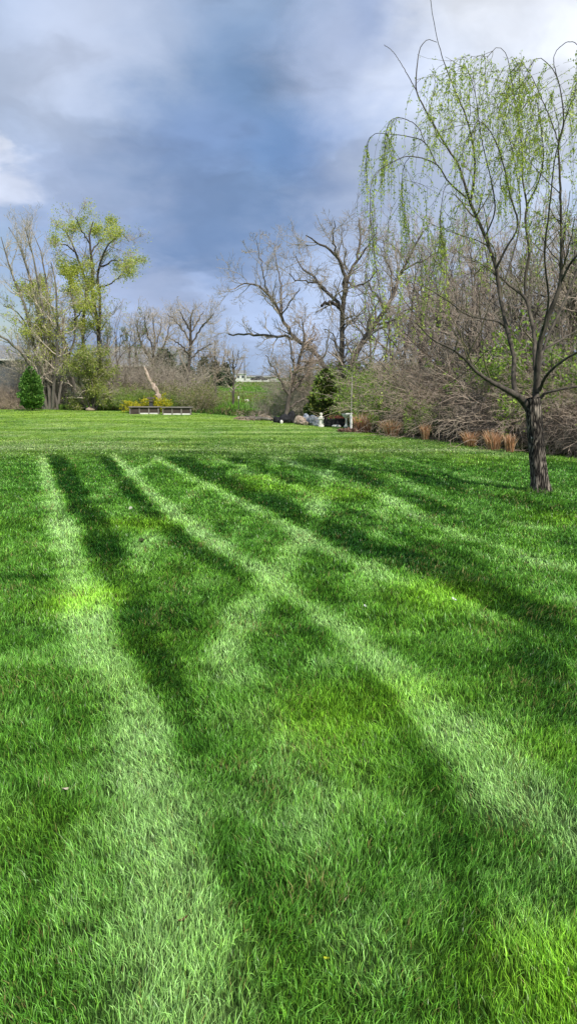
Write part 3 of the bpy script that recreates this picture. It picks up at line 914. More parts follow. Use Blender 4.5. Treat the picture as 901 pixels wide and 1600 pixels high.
# ------------------------------------------------------------------ bare trees in the middle
def hero(name, label, Y0, spec, seed, bark, twig, lv1=(-1.6, .9), lv2=(5, .45), lv3=(4, .5), up=0.12, thin=.68, dense=1.8, reach=1.35, leaves=None, base_x=None, leaf_n=3, leaf_size=.1, leaf_cols=None, leaf_z=(0, 99), rmin=0.0075, n=14, sides=7, group=None, wob=.2, cat="tree", leaf_spread=.08):
    rg = np.random.default_rng(seed)
    P, R = limbs_px(Y0, spec, n=n, jit=0.03, rg=rg)
    R = R * thin
    b0 = P[0, 0].copy(); b0[2] = float(height(b0[:1], b0[1:2])[0])
    P[0, 0, 2] = b0[2] - 0.1
    sets = []
    A, RA = grow(rg, P, R, lv1[0] * dense, 0.22, 1.0, 45, 15, lv1[1] * reach, 0.5, 8, up=up, wob=wob, rr=0.45, rmin=rmin, rel=False, fdrop=0.3)
    Bq, RB = grow(rg, A, RA, lv2[0] * 1.3, 0.15, 1.0, 42, 15, lv2[1] * 1.1, 0.4, 6, up=up, wob=wob, rr=0.55, rmin=rmin * .8)
    Cq, RC = grow(rg, Bq, RB, lv3[0] * 1.2, 0.15, 1.0, 40, 15, lv3[1] * 1.15, 0.4, 4, up=up, wob=wob, rr=0.6, rmin=rmin * .75)
    sets = [(A, RA, 4), (Bq, RB, 3), (Cq, RC, 3)]
    lf = None
    if leaf_cols is not None:
        an = np.concatenate([pts_on(rg, Bq, leaf_n, .4), pts_on(rg, Cq, leaf_n, .2)])
        an = an[(an[:, 2] > leaf_z[0]) & (an[:, 2] < leaf_z[1])]
        cn = VNoise(seed)
        dn = cn.fbm(an[:, 0] * .9 + an[:, 1] * .6, an[:, 2] * .9, 2)
        an = an[rg.random(len(an)) < sstep(.25, .62, dn)]
        lf = leaf_quads(rg, an, leaf_size, .4, leaf_spread, leaf_cols, .6)
    return build_tree(name, label, cat, b0, [(P, R, sides)], sets, bark, twig, lf, group=group)

hero("bare_tree", "big bare tree with upright forked trunk and broken stub behind the small evergreen", 30, [
    (0, [(534, 664, 7), (534, 610, 6), (534, 546, 5.4), (535, 490, 5.2), (537, 462, 5)]),
    (-1.5, [(537, 464, 4.6), (538, 429, 4), (525, 399, 3.2), (508, 385, 2.4), (491, 377, 1.8), (478, 368, 1.1)]),
    (2.0, [(535, 486, 4.4), (528, 476, 4), (517, 462, 3.6), (502, 448, 3.2), (490, 432, 2.4), (472, 418, 1.6), (462, 400, .9)]),
    ((1.2, -1), [(508, 452, 2.6), (495, 443, 2.2), (478, 440, 1.6), (461, 437, 1.1), (452, 428, .7)]),
    (-.6, [(530, 480, 4), (518, 473, 3.8), (508, 474, 3.4), (502, 478, 3)]),
    (1.2, [(537, 465, 4.4), (545, 435, 3.6), (555, 410, 3), (562, 380, 2.4), (563, 360, 1.6), (560, 340, 1)]),
    ((.7, -1.6), [(556, 408, 2.2), (572, 388, 1.6), (584, 370, 1), (590, 350, .7)]),
    (-1.8, [(538, 440, 3), (556, 446, 2), (575, 438, 1.4), (590, 420, .9)]),
    ((-.7, -2.2), [(525, 400, 2), (520, 370, 1.4), (522, 345, .8)]),
], 31, M['bark_dark'], M['twig_grey'], lv1=(-1.7, 1.05), lv2=(6, .5), lv3=(4.5, .55), up=.14, sides=8)

hero("leaning_tree", "bare tree leaning left with one long level branch, left of the small evergreen", 32, [
    (0, [(528, 664, 6), (515, 605, 5.5), (502, 563, 5), (480, 544, 4.6), (461, 529, 4.4)]),
    (-1, [(461, 529, 4.2), (448, 510, 3.8), (438, 490, 3.4), (419, 460, 2.8), (397, 443, 2), (375, 446, 1.2), (366, 452, .8)]),
    ((-.5, 1.4), [(438, 490, 2.6), (440, 465, 2), (436, 430, 1.5), (430, 400, 1), (428, 380, .6)]),
    (1.0, [(462, 530, 3.4), (440, 525, 3), (408, 524, 2.6), (380, 524, 2.2), (357, 522, 1.7)]),
    ((-.8, -1.5), [(419, 460, 1.8), (410, 430, 1.3), (405, 400, .9), (400, 375, .5)]),
    ((-.4, -1.2), [(440, 492, 1.8), (455, 470, 1.3), (468, 450, .8)]),
], 32, M['bark_dark'], M['twig_grey'], lv1=(-2.0, .95), lv2=(6, .5), lv3=(4, .5), up=.2)

hero("leaning_tree", "thick bare tree leaning right, next to the big forked bare tree", 29, [
    (0, [(530, 668, 8), (540, 600, 7), (553, 556, 6.4), (581, 511, 5.6), (600, 486, 5), (614, 455, 4), (627, 422, 3.2), (638, 403, 2.6), (650, 380, 2), (661, 361, 1.4)]),
    (-1.6, [(627, 422, 2.4), (650, 412, 1.9), (676, 399, 1.3), (690, 385, .8)]),
    (1.6, [(600, 486, 3), (590, 465, 2.3), (578, 450, 1.7), (572, 425, 1.1)]),
    (-1.4, [(585, 507, 3), (615, 500, 2.2), (640, 480, 1.6), (660, 470, 1)]),
    ((0, 1.8), [(614, 455, 2.4), (610, 425, 1.8), (600, 395, 1.2), (596, 370, .7)]),
], 33, M['bark_dark'], M['twig_grey'], lv1=(-2.0, 1.0), lv2=(6, .5), lv3=(4, .5))

hero("small_tree", "small dark-trunked reddish bare tree standing behind the heap of black rocks", 28.5, [
    (0, [(446, 660, 6), (450, 625, 5), (461, 584, 4.2), (472, 546, 3.2), (474, 520, 2.2), (472, 500, 1.2)]),
    (-.8, [(452, 618, 3.6), (436, 590, 2.4), (424, 570, 1.6), (415, 555, 1)]),
    (1.2, [(455, 612, 3.4), (470, 596, 2.6), (482, 580, 2), (484, 560, 1.2), (492, 540, .8)]),
    ((.2, -.9), [(462, 582, 2.4), (455, 556, 1.8), (452, 530, 1.1), (448, 510, .7)]),
    ((.2, 1.4), [(470, 552, 2), (484, 530, 1.5), (492, 505, .9)]),
    ((0, .8), [(448, 640, 3), (462, 630, 2.4), (478, 618, 1.6), (490, 600, 1)]),
], 34, M['bark_dark'], M['twig_pink'], lv1=(-3.2, .6), lv2=(6, .5), lv3=(4, .5), up=.1)

# ------------------------------------------------------------------ trees on the left
GC = [(0.44, 0.51, 0.07), (0.50, 0.54, 0.10), (0.35, 0.44, 0.055), (0.54, 0.55, 0.16)]
hero("green_tree", "tall tree with fresh yellow-green leaves and two dark trunks, highest on the left", 41, [
    (0, [(164, 652, 5.5), (160, 600, 5), (158, 560, 4.6), (152, 520, 4.2), (150, 490, 4), (143, 455, 3.6), (145, 420, 3.2), (142, 395, 2.6), (140, 365, 1.8), (146, 345, 1)]),
    (-1.5, [(156, 545, 3.4), (157, 500, 3), (155, 450, 2.8), (154, 420, 2.4), (162, 395, 2), (176, 375, 1.4), (192, 365, .9), (202, 378, .7)]),
    (1.5, [(128, 640, 4), (132, 580, 4), (130, 500, 3.6), (138, 455, 3.2), (130, 425, 2.6), (122, 400, 2.2), (112, 375, 1.6), (98, 355, 1), (86, 350, .7)]),
    ((.8, -1.6), [(122, 400, 1.8), (108, 385, 1.3), (95, 382, .8)]),
    ((-.8, .9), [(154, 420, 2), (172, 410, 1.6), (188, 405, 1.1), (200, 412, .7)]),
    ((.3, 2), [(143, 395, 1.8), (160, 370, 1.3), (168, 350, .8)]),
    ((0, -2), [(140, 380, 1.6), (126, 356, 1.1), (118, 340, .7)]),
    ((-.6, -2), [(156, 450, 1.8), (176, 440, 1.3), (192, 430, .8)]),
], 41, M['bark_dark'], M['twig_grey'], lv1=(-1.3, 1.0), lv2=(5, .5), lv3=(4, .5), up=.25, leaf_n=11, leaf_size=.075, leaf_cols=GC, leaf_z=(4.2, 99), leaf_spread=.13)

hero("green_tree", "low spreading tree of bright yellow-green leaves left of the tall two-trunked one", 39.5, [
    (0, [(120, 652, 4), (116, 600, 3.6), (105, 550, 3), (92, 510, 2.4), (80, 480, 1.8), (72, 455, 1)]),
    (-1, [(112, 575, 2.6), (90, 545, 2), (70, 525, 1.5), (55, 505, .9)]),
    (1, [(108, 560, 2.6), (118, 520, 2), (116, 480, 1.6), (110, 445, 1), (112, 425, .6)]),
    ((0, 1.4), [(100, 530, 2), (82, 510, 1.5), (60, 470, 1), (52, 445, .6)]),
    ((.4, -1.2), [(116, 500, 1.6), (132, 480, 1.2), (134, 450, .7)]),
], 42, M['bark_dark'], M['twig_grey'], lv1=(-1.9, .85), lv2=(5, .5), lv3=(4, .5), leaf_n=15, leaf_size=.078, leaf_cols=GC, leaf_z=(2.6, 99), leaf_spread=.13)

hero("multi_stem_tree", "grey bare tree with many stems fanning up, right behind the green cypress", 39, [
    (0, [(72, 652, 5), (68, 610, 4.4), (58, 560, 4), (47, 510, 3.4), (38, 470, 2.8), (20, 430, 2), (8, 395, 1.4), (2, 370, .8)]),
    (1, [(76, 652, 4.5), (74, 600, 4), (66, 540, 3.4), (58, 480, 2.8), (44, 425, 2.2), (30, 385, 1.4), (14, 355, .8)]),
    (-1, [(78, 652, 4.5), (77, 590, 4), (72, 530, 3.4), (66, 470, 2.8), (55, 420, 2), (48, 385, 1.4), (40, 355, .8)]),
    (1.8, [(82, 652, 4), (80, 590, 3.6), (78, 520, 3), (76, 470, 2.4), (70, 420, 1.7), (62, 385, 1), (46, 352, .6)]),
    (-1.6, [(80, 652, 4), (86, 600, 3.6), (88, 540, 3), (90, 490, 2.4), (86, 440, 1.6), (80, 410, 1)]),
    (-2, [(74, 640, 4), (60, 590, 3.4), (40, 560, 3), (16, 535, 2.6), (-10, 520, 2)]),
    (2, [(70, 640, 3.6), (52, 600, 3), (44, 560, 2.6), (46, 520, 2), (30, 490, 1.4), (6, 478, 1)]),
    (.4, [(84, 652, 3.6), (96, 600, 3), (100, 560, 2.4), (98, 520, 1.8), (102, 490, 1)]),
    (-.4, [(92, 650, 3.6), (82, 600, 3), (70, 560, 2.4), (60, 535, 1.8), (30, 500, 1.2)]),
], 43, M['bark_grey'], M['twig_grey'], lv1=(-1.5, 1.1), lv2=(5, .5), lv3=(4, .5), up=.35, leaf_n=1, leaf_size=.09, leaf_cols=GC, leaf_z=(2.2, 6.2))

hero("green_shrub_tree", "leafy pale-green bush at the lawn edge under the tall yellow-green tree", 37.3, [
    (0, [(145, 650, 4), (146, 620, 3.4), (150, 595, 2.6), (156, 570, 1.6), (158, 552, .8)]),
    (-.7, [(143, 645, 3), (132, 615, 2.4), (122, 590, 1.8), (116, 565, 1)]),
    (.8, [(147, 645, 3), (160, 622, 2.4), (172, 604, 1.8), (180, 588, 1)]),
    (-.9, [(145, 640, 2.6), (150, 615, 2), (138, 585, 1.4), (134, 556, .8)]),
    (.5, [(144, 642, 2.4), (124, 628, 1.8), (110, 612, 1)]),
], 44, M['bark_dark'], M['twig_grey'], lv1=(-4, .6), lv2=(5, .5), lv3=(4, .5), leaf_n=6, leaf_size=.075, leaf_cols=[(0.30, 0.36, 0.08), (0.38, 0.42, 0.08), (0.2, 0.27, 0.06), (.36, .36, .14)], leaf_spread=.1, cat="bush")

hero("layered_tree", "bare tree with flat layered crown right of the leaning dead trunk", 47, [
    (0, [(297, 655, 4), (296, 600, 4), (297, 550, 3.4), (298, 515, 2.8), (300, 495, 1.8), (302, 484, 1)]),
    (-1, [(298, 540, 2.2), (312, 515, 1.7), (325, 500, 1.2), (334, 490, .8)]),
    (1, [(297, 535, 2.2), (284, 512, 1.7), (272, 500, 1.2), (262, 490, .8)]),
    (1, [(297, 560, 2), (315, 545, 1.6), (332, 538, 1)]),
    (-1, [(297, 555, 2), (280, 538, 1.6), (264, 528, 1)]),
    ((0, 1), [(298, 520, 2), (310, 500, 1.5), (318, 486, .9)]),
    ((0, -1), [(298, 520, 2), (288, 500, 1.5), (282, 487, .9)]),
], 45, M['bark_dark'], M['twig_grey'], lv1=(-2.2, 1.0), lv2=(6, .5), lv3=(4, .5), up=.16)

hero("bare_tree", "round dark bare tree behind the leaning dead trunk", 50, [
    (0, [(238, 652, 4), (238, 600, 3.6), (240, 560, 3), (242, 530, 2.2), (240, 505, 1.4), (238, 490, .8)]),
    (-1, [(239, 570, 2.4), (225, 545, 1.9), (216, 520, 1.4), (214, 500, .8)]),
    (1, [(240, 565, 2.4), (256, 540, 1.9), (264, 515, 1.3), (266, 498, .7)]),
    (1.4, [(240, 545, 2), (250, 520, 1.5), (252, 496, .8)]),
    (-1.4, [(240, 545, 2), (230, 520, 1.5), (226, 495, .8)]),
], 46, M['bark_dark'], M['twig_grey'], lv1=(-2.6, 1.0), lv2=(6, .5), lv3=(4, .5))

hero("bare_tree", "small bare tree with straight dark trunk alone before the green field", 42, [
    (0, [(366, 648, 3), (365, 620, 2.8), (365, 590, 2.4), (365, 565, 1.8), (364, 548, .8)]),
    (-.5, [(365, 600, 1.4), (356, 580, 1.1), (350, 562, .7)]),
    (.5, [(365, 596, 1.4), (374, 578, 1.1), (380, 560, .7)]),
    (-.5, [(365, 580, 1.3), (371, 562, 1), (374, 548, .6)]),
    (.4, [(365, 584, 1.3), (359, 565, 1), (356, 550, .6)]),
], 47, M['bark_dark'], M['twig_grey'], lv1=(-3.2, .55), lv2=(5, .5), lv3=(3, .5))

hero("bare_tree", "hazy bare tree with reddish crown between the layered tree and the small field tree", 58, [
    (0, [(336, 640, 3), (336, 600, 2.8), (336, 570, 2.2), (336, 550, 1.4), (336, 532, .7)]),
    (-1, [(336, 595, 1.6), (325, 570, 1.2), (318, 552, .7)]),
    (1, [(336, 590, 1.6), (346, 570, 1.2), (352, 550, .7)]),
    (-1, [(336, 580, 1.4), (330, 560, 1), (328, 544, .6)]),
], 48, M['bark_dark'], M['twig_pink'], lv1=(-2.6, .9), lv2=(6, .5), lv3=(4, .5))

# ------------------------------------------------------------------ thicket templates
def tmpl_tree(seed, H, nl, twig, bark, lean=.1, leaf=None, label="", name="bare_tree", lv=(2.6, 6, 4)):
    rg = np.random.default_rng(seed)
    z = np.linspace(0, 1, 12)
    tr = np.stack([lean * H * z ** 1.4 * .6 + np.cumsum(rg.normal(0, .035, 12)), np.cumsum(rg.normal(0, .04, 12)), z * H * .82 - .15], -1)[None]
    tR = (np.linspace(1, .22, 12) * H * 0.0135)[None]
    A, RA = grow(rg, tr, tR, nl, .22, 1, 40, 12, H * .55, .35, 10, up=.35, wob=.14, rr=.62, rmin=.012, rel=False, fdrop=.45)
    Bq, RB = grow(rg, A, RA, lv[0] * 2.6, .2, 1, 40, 14, .42, .4, 7, up=.2, wob=.18, rr=.5, rmin=.007)
    Cq, RC = grow(rg, Bq, RB, lv[1], .15, 1, 42, 15, .45, .4, 5, up=.15, wob=.2, rr=.55, rmin=.0055)
    Dq, RD = grow(rg, Cq, RC, lv[2] * .7, .2, 1, 40, 15, .5, .4, 3, up=.1, wob=.2, rr=.6, rmin=.0045)
    lf = None
    if leaf is not None:
        an = pts_on(rg, Cq, 3, .3)
        lf = leaf_quads(rg, an, .09, .4, .06, leaf, .6)
    root = build_tree(name, label, "tree", (0, 0, 0), [(tr, tR, 7), (A, RA, 5)], [(Bq, RB, 3), (Cq, RC, 3), (Dq, RD, 3)], bark, twig, lf)
    return root

def tmpl_brush(seed, H, Wd, n, twig, label, leaf=None, name="brush_shrub", arch=-.55, leafn=3, leafs=.07, cat="shrub"):
    rg = np.random.default_rng(seed)
    ang = rg.uniform(0, 2 * np.pi, n)
    rr = rg.random(n) ** .7 * Wd * .22
    P0 = np.stack([np.cos(ang) * rr, np.sin(ang) * rr, np.full(n, -.05)], -1)
    d = unit(np.stack([np.cos(ang) * rg.uniform(.1, .9, n), np.sin(ang) * rg.uniform(.1, .9, n), np.ones(n)], -1))
    ns = 9
    C = np.empty((n, ns + 1, 3)); C[:, 0] = P0
    L = (H * rg.uniform(.7, 1.5, n))[:, None]
    for s in range(ns):
        d = unit(d + rg.normal(size=(n, 3)) * .13 + np.array([0, 0, arch]) * .16 + np.stack([np.cos(ang), np.sin(ang), 0 * ang], -1) * .05)
        C[:, s + 1] = C[:, s] + d * L / ns
    C[:, 1:, 2] = np.maximum(C[:, 1:, 2], .03)
    R = np.linspace(.0085, .0035, ns + 1)[None] * rg.uniform(.7, 1.3, n)[:, None]
    Bq, RB = grow(rg, C, R, 7, .2, 1, 48, 18, .38, .4, 6, up=arch * .3, wob=.22, rr=.6, rmin=.0045)
    Cq, RC = grow(rg, Bq, RB, 4, .15, 1, 45, 18, .5, .4, 4, up=-.05, wob=.25, rr=.7, rmin=.0038)
    Bq[..., 2] = np.maximum(Bq[..., 2], .02); Cq[..., 2] = np.maximum(Cq[..., 2], .02)
    V, Q = merge_tubes([(C, R, 4), (Bq, RB, 3), (Cq, RC, 3)])
    if leaf is None:
        o = obj(name, np_mesh(name, V, Q, None, twig, smooth=True))
        return tag(o, label, cat)
    root = thing(name, label, cat, (0, 0, 0))
    obj("stems", np_mesh(name + "_stems", V, Q, None, twig, smooth=True), root)
    lf = leaf_quads(rg, np.concatenate([pts_on(rg, Bq, leafn, .3), pts_on(rg, Cq, leafn, .2)]), leafs, .4, .05, leaf, .6)
    obj("foliage", np_mesh(name + "_foliage", lf[0], lf[1], None, M['leaf'], lf[2]), root)
    return root

OL = [(0.16, 0.24, 0.05), (0.22, 0.30, 0.05), (0.11, 0.17, 0.04), (.26, .30, .09)]
T = [tmpl_tree(101, 6.6, 8, M['twig_grey'], M['bark_dark']),
     tmpl_tree(102, 7.2, 9, M['twig_pink'], M['bark_dark'], lean=-.12),
     tmpl_tree(103, 6.0, 7, M['twig_grey'], M['bark_grey'], lean=.2),
     tmpl_tree(104, 6.8, 9, M['twig_pink'], M['bark_dark'], lean=0),
     tmpl_tree(105, 6.0, 9, M['twig_grey'], M['bark_dark'], lean=-.2, leaf=OL, name="budding_tree")]
B = [tmpl_brush(201, 1.9, 3.0, 130, M['twig_tan'], ""), tmpl_brush(202, 1.6, 3.2, 130, M['twig_pink'], "", arch=-.8),
     tmpl_brush(203, 2.3, 2.6, 80, M['twig_grey'], "", arch=-.2), tmpl_brush(204, 1.7, 3.0, 130, M['twig_tan'], "", arch=-1.0), tmpl_brush(205, 1.3, 2.6, 130, M['bark_dark'], "", arch=-.7)]  # last one: dark twigs standing in for the shade under the brush
G = [tmpl_brush(211, 1.7, 2.4, 46, M['twig_grey'], "", leaf=[(0.23, 0.36, 0.05), (0.31, 0.44, 0.065), (0.16, 0.26, 0.04)], name="green_bush", arch=-.3, cat="bush", leafn=6),
     tmpl_brush(212, 1.3, 2.2, 46, M['twig_tan'], "", leaf=[(0.2, 0.24, 0.07), (0.27, 0.28, 0.08), (0.14, 0.17, 0.05)], name="olive_bush", arch=-.2, cat="bush", leafn=2)]
used = set()
def put(t, px, Y, label, group=None, sc=1.0, rz=None):
    if rz is None: rz = random.uniform(0, 6.28)
    p = on(px, Y)
    if t.name not in used:
        used.add(t.name)
        t.location = tuple(p); t.rotation_euler = (0, 0, rz); t.scale = (sc,) * 3
        t["label"] = label
        if group: t["group"] = group
        return t
    return dup(t, p, rz, sc, label, group)

# right-hand thicket, front row to back
gT = "bare trees crowded in the thicket on the right"
lT = "thin bare tree in the dense thicket behind the willow"
lTp = "bare tree with reddish twigs in the dense thicket behind the willow"
lTb = "bare tree with first olive leaves in the dense thicket behind the willow"
rows = [(598, 30, 2, .9), (622, 27, 0, .95), (640, 33, 1, 1), (655, 26, 3, .85), (668, 30, 0, 1.02), (685, 25, 1, .82), (700, 29, 4, 1), (712, 23, 2, .86),
        (728, 27, 3, 1), (745, 24, 0, .92), (760, 29, 1, 1.05), (778, 23, 4, .9), (792, 27, 3, 1.05), (808, 21, 0, .8), (822, 25, 1, 1.0), (840, 22, 2, .95),
        (858, 26, 4, 1.1), (872, 20, 4, .85), (888, 24, 3, 1.05), (905, 20, 0, .95), (925, 23, 4, 1.1), (950, 21, 2, 1), (980, 19, 1, 1), (1020, 20, 3, 1),
        (612, 38, 3, 1.0), (650, 40, 0, 1.1), (690, 38, 3, 1.1), (730, 38, 1, 1.15), (770, 37, 0, 1.15), (815, 36, 3, 1.2), (860, 35, 1, 1.2), (905, 33, 0, 1.2), (960, 30, 3, 1.1),
        (580, 42, 1, .95), (705, 33, 0, 1.1), (785, 33, 1, 1.12), (845, 31, 0, 1.15), (675, 35, 1, 1.0), (750, 34, 3, 1.1), (880, 29, 1, 1.1)]
for px, Y, k, s in rows:
    lab = {0: lT, 2: lT, 1: lTp, 3: lTp, 4: lTb}[k]
    put(T[k], px, Y, lab, gT, s * random.uniform(.94, 1.04))

gB = "tangled brush along the foot of the thicket on the right"
lB = "tangle of arching tan and grey brush at the foot of the thicket"
for px in range(640, 1010, 17):
    e = float(np.interp((px - CX) / FPX / 1.0, EDGE_U, EDGE_Y))
    for r_ in range(3):
        if px < 700 and r_ == 0: continue
        Y = e * (1.13 + .08 * r_) + random.uniform(.3, 1.2)
        s = random.uniform(.75, 1.05) * (1 if px > 700 else .85)
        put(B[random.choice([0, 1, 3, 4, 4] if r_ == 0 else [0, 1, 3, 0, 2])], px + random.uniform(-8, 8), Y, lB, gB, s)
for px in range(700, 1000, 30):  # dark twigs added in place of the dense shade under the brush
    put(B[4], px, float(edge((px - CX) / FPX)) * 1.1, 'low tangle of twigs darkened to stand in for shade at the foot of the brush', 'twigs standing in for shade at the foot of the brush', random.uniform(.5, .75))
for px, Y, s in [(665, 24, 1.15), (690, 23, 1.2), (720, 22, 1.2), (700, 26, 1.4), (745, 22, 1.2), (650, 27, 1.2), (735, 25, 1.5), (770, 23, 1.4), (800, 22, 1.4), (850, 20, 1.4), (880, 20, 1.4), (620, 29, 1.0)]:
    put(B[random.choice([0, 1, 3])], px, Y, "tall mound of arching reddish tan twigs in the thicket", "tall twig mounds in the thicket", s)

gG = "green leafing bushes under the bare trees by the tan grass clumps"
for px, Y, s in [(574, 26.8, .6), (584, 27.5, .9), (598, 25.5, .9), (612, 26.5, 1.1), (630, 24, .85), (648, 25, 1), (660, 22.5, .6), (688, 20.6, .55), (705, 20.5, .5), (640, 22.8, .8), (590, 25, .6), (672, 22.4, .7), (575, 31, 1.3), (620, 31, 1.3), (640, 29, 1.2), (560, 34, 1.3)]:
    put(G[0], px, Y, "fresh green bush at the thicket edge right of the white post", gG, s)
for px, Y, s in [(868, 19, 1.1), (900, 18.2, 1.2), (885, 21, 1.5), (935, 19, 1.4)]:
    put(G[0], px, Y, "green leafing bush right of the willow trunk", "green bushes at the right edge", s)

# the middle: brush round the small tree and the evergreen
for k, (px, Y, s, lab) in enumerate([(420, 30.0, .34, "grey twiggy bush left of the black rocks"), (480, 30, .75, "grey twiggy bush left of the small evergreen"),
                    (540, 30.5, .8, "grey twiggy bush right of the small evergreen"), (556, 29, .7, "grey twiggy bush right of the small evergreen"), (522, 31, 1.1, "tall grey twiggy bush behind the small evergreen"), (500, 33, 1.1, "tall grey twiggy bush behind the small evergreen"), (470, 35, .9, "grey twiggy bush behind the small reddish tree")]):
    put(B[2], px, Y, lab, "grey bushes round the small evergreen", s)
for px, Y, s in [(462, 33, .5), (428, 34, .45), (556, 32, .9)]:
    put(G[0], px, Y, "green bush beside the small evergreen and the reddish bare tree", "green bushes round the small evergreen", s)
# centre-left
for px, Y, s in [(308, 37, .85), (318, 38, .55), (298, 42, 1.0), (282, 39, .7), (326, 37, .3)]:
    put(G[1], px, Y, "olive brown bush beside the right planter box", "olive bushes right of the planter boxes", s)
for px, Y, s in [(200, 43, 1.1), (228, 44, 1.1), (275, 43, .9), (255, 46, 1.1), (180, 44, 1.2), (290, 45, .9)]:
    put(B[2], px, Y, "grey twiggy bush behind the planter boxes", "grey bushes behind the planter boxes", s)
for px, Y, s in [(192, 39.5, .8), (230, 40, .8), (262, 39.5, .7), (278, 40.5, .8), (246, 42, 1.0), (210, 41, .9)]:
    put(G[1], px, Y, "olive leafing bush in the thicket behind the planter boxes", "olive bushes behind the planter boxes", s)
for px, Y, s in [(206, 38, .55), (190, 38.5, .5), (172, 38.8, .5), (270, 38, .5), (222, 39, .6)]:
    put(G[0], px, Y, "low green bush behind the planter boxes", "low green bushes behind the planter boxes", s)
for px, Y, k, s in [(205, 48, 4, .95), (222, 56, 0, .95), (262, 54, 2, .9), (276, 50, 4, .7), (180, 52, 4, 1.0), (190, 46, 0, .8), (318, 62, 0, .8)]:
    put(T[k], px, Y, "thin bare tree behind the planter boxes and the dead trunk", "thin trees behind the planter boxes", s)
# far left undergrowth
for px, Y, k, s in [(10, 40, 0, .7), (30, 42, 2, .6), (22, 39.5, 3, .6), (95, 41, 2, 1.1), (110, 43, 2, 1.2), (0, 43, 2, .6), (-15, 40, 1, .8), (65, 43, 2, 1.2), (88, 45, 2, 1.3), (130, 44, 2, 1.2), (38, 45, 0, .6), (160, 43, 2, 1.1)]:
    put(B[k], px, Y, "brown twiggy undergrowth beneath the trees on the far left", "undergrowth on the far left", s)
for px, Y, k, s in [(108, 47, 0, 1.0), (92, 52, 2, 1.05), (145, 50, 0, 1)]:
    put(T[k], px, Y, "grey bare tree at the back of the left-hand group", "grey trees at the back on the left", s)
for px, Y, k, s in [(672, 23, 0, .6), (698, 22, 2, .55), (725, 21, 3, .6), (752, 20.5, 1, .55), (781, 20, 0, .6), (812, 19, 3, .55), (868, 18.5, 2, .6), (896, 18, 1, .6), (640, 24.5, 2, .6), (660, 25.5, 1, .7), (682, 24, 3, .75), (708, 23.5, 0, .7), (735, 22.5, 1, .75), (765, 22, 2, .75), (798, 21.5, 3, .7), (830, 20.5, 0, .7), (650, 23.6, 1, .55), (885, 19.5, 3, .75)]:
    put(T[k], px, Y, 'slender young bare tree rising from the brush at the thicket edge', 'young bare trees in the brush', s)
for t in T + B + G:
    if t.name not in used: bpy.data.objects.remove(t)

# ------------------------------------------------------------------ evergreens
def evergreen(name, label, base, H, Wd, n, cols, seed, pointy=1.0, sp=.11, lower=.06, group=None):
    rg = np.random.default_rng(seed)
    root = thing(name, label, "evergreen", base, group)
    mb = MB().lathe([(.05 * H * .5, -.08), (.03 * H * .5, H * .4), (.012, H * .96)], 8)
    obj("trunk", mb.mesh("trunk", M['bark_dark'], True), root)
    z = lower * H + (H * (1 - lower)) * (1 - rg.random(n) ** .62)
    f = (z - lower * H) / (H * (1 - lower))
    prof = np.minimum(1, (f + .10) * 4) ** .6 * (1 - f ** pointy) ** .8
    a = rg.uniform(0, 2 * np.pi, n)
    cn = VNoise(seed)
    lump = .52 + .85 * cn.fbm(a * 2.6, z * 8 / H * 1.6, 3)
    rad = Wd / 2 * prof * lump * (1 - .45 * rg.random(n) ** 1.6)
    P = np.stack([np.cos(a) * rad, np.sin(a) * rad, z], -1)
    out = np.stack([np.cos(a), np.sin(a), np.full(n, .75)], -1)
    d = unit(out + rg.normal(size=(n, 3)) * .45)
    s = unit(np.cross(d, rg.normal(size=(n, 3))))
    L = (sp * rg.uniform(.6, 1.4, n))[:, None]
    V = np.stack([P, P + d * L * .5 + s * L * .28, P + d * L, P + d * L * .5 - s * L * .28], 1).reshape(-1, 3)
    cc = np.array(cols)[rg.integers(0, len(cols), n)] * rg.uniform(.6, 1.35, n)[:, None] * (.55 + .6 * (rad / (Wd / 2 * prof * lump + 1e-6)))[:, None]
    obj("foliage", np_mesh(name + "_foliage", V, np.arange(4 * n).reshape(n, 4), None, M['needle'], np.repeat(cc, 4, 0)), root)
    return root
evergreen("cypress_tree", "bright green columnar cypress at the lawn edge on the far left", on(51, 36.8), 2.05, 1.08, 9000,
          [(0.10, 0.22, 0.04), (0.17, 0.32, 0.06), (0.05, 0.14, 0.025)], 51, pointy=2.6, sp=.10)
evergreen("cedar_tree", "small dark yellowish-green conical evergreen behind the white statue", on(508, 27.5), 1.88, 1.6, 11000,
          [(0.045, 0.085, 0.02), (0.11, 0.15, 0.03), (0.03, 0.06, 0.014), (.17, .19, .04)], 52, pointy=1.25, sp=.10)
for px, Y, H, Wd, lab in [(320, 105, 4.2, 3.0, "far dark spruce left of the pair behind the field"), (338, 110, 3.6, 3.2, "far low spruce behind the reddish bare tree"), (353, 112, 3.4, 2.6, "far dark spruce beside the small field tree trunk"), (290, 62, 2.6, 3.2, "dark spruce hidden behind the layered bare tree")]:
    evergreen("spruce_tree", lab, on(px, Y), H, Wd, 1500, [(0.02, 0.05, 0.02), (0.035, 0.075, 0.03)], int(px), sp=.4)
for px, Y, H, Wd in [(258, 56, 3.6, 3.4)]:
    evergreen("spruce_tree", "dark evergreen mass behind the dead leaning trunk" if px > 100 else "dark evergreen beside the grey house roof on the far left", on(px, Y), H, Wd, 2200, [(0.02, 0.045, 0.018), (0.04, 0.075, 0.03)], int(px), sp=.3)

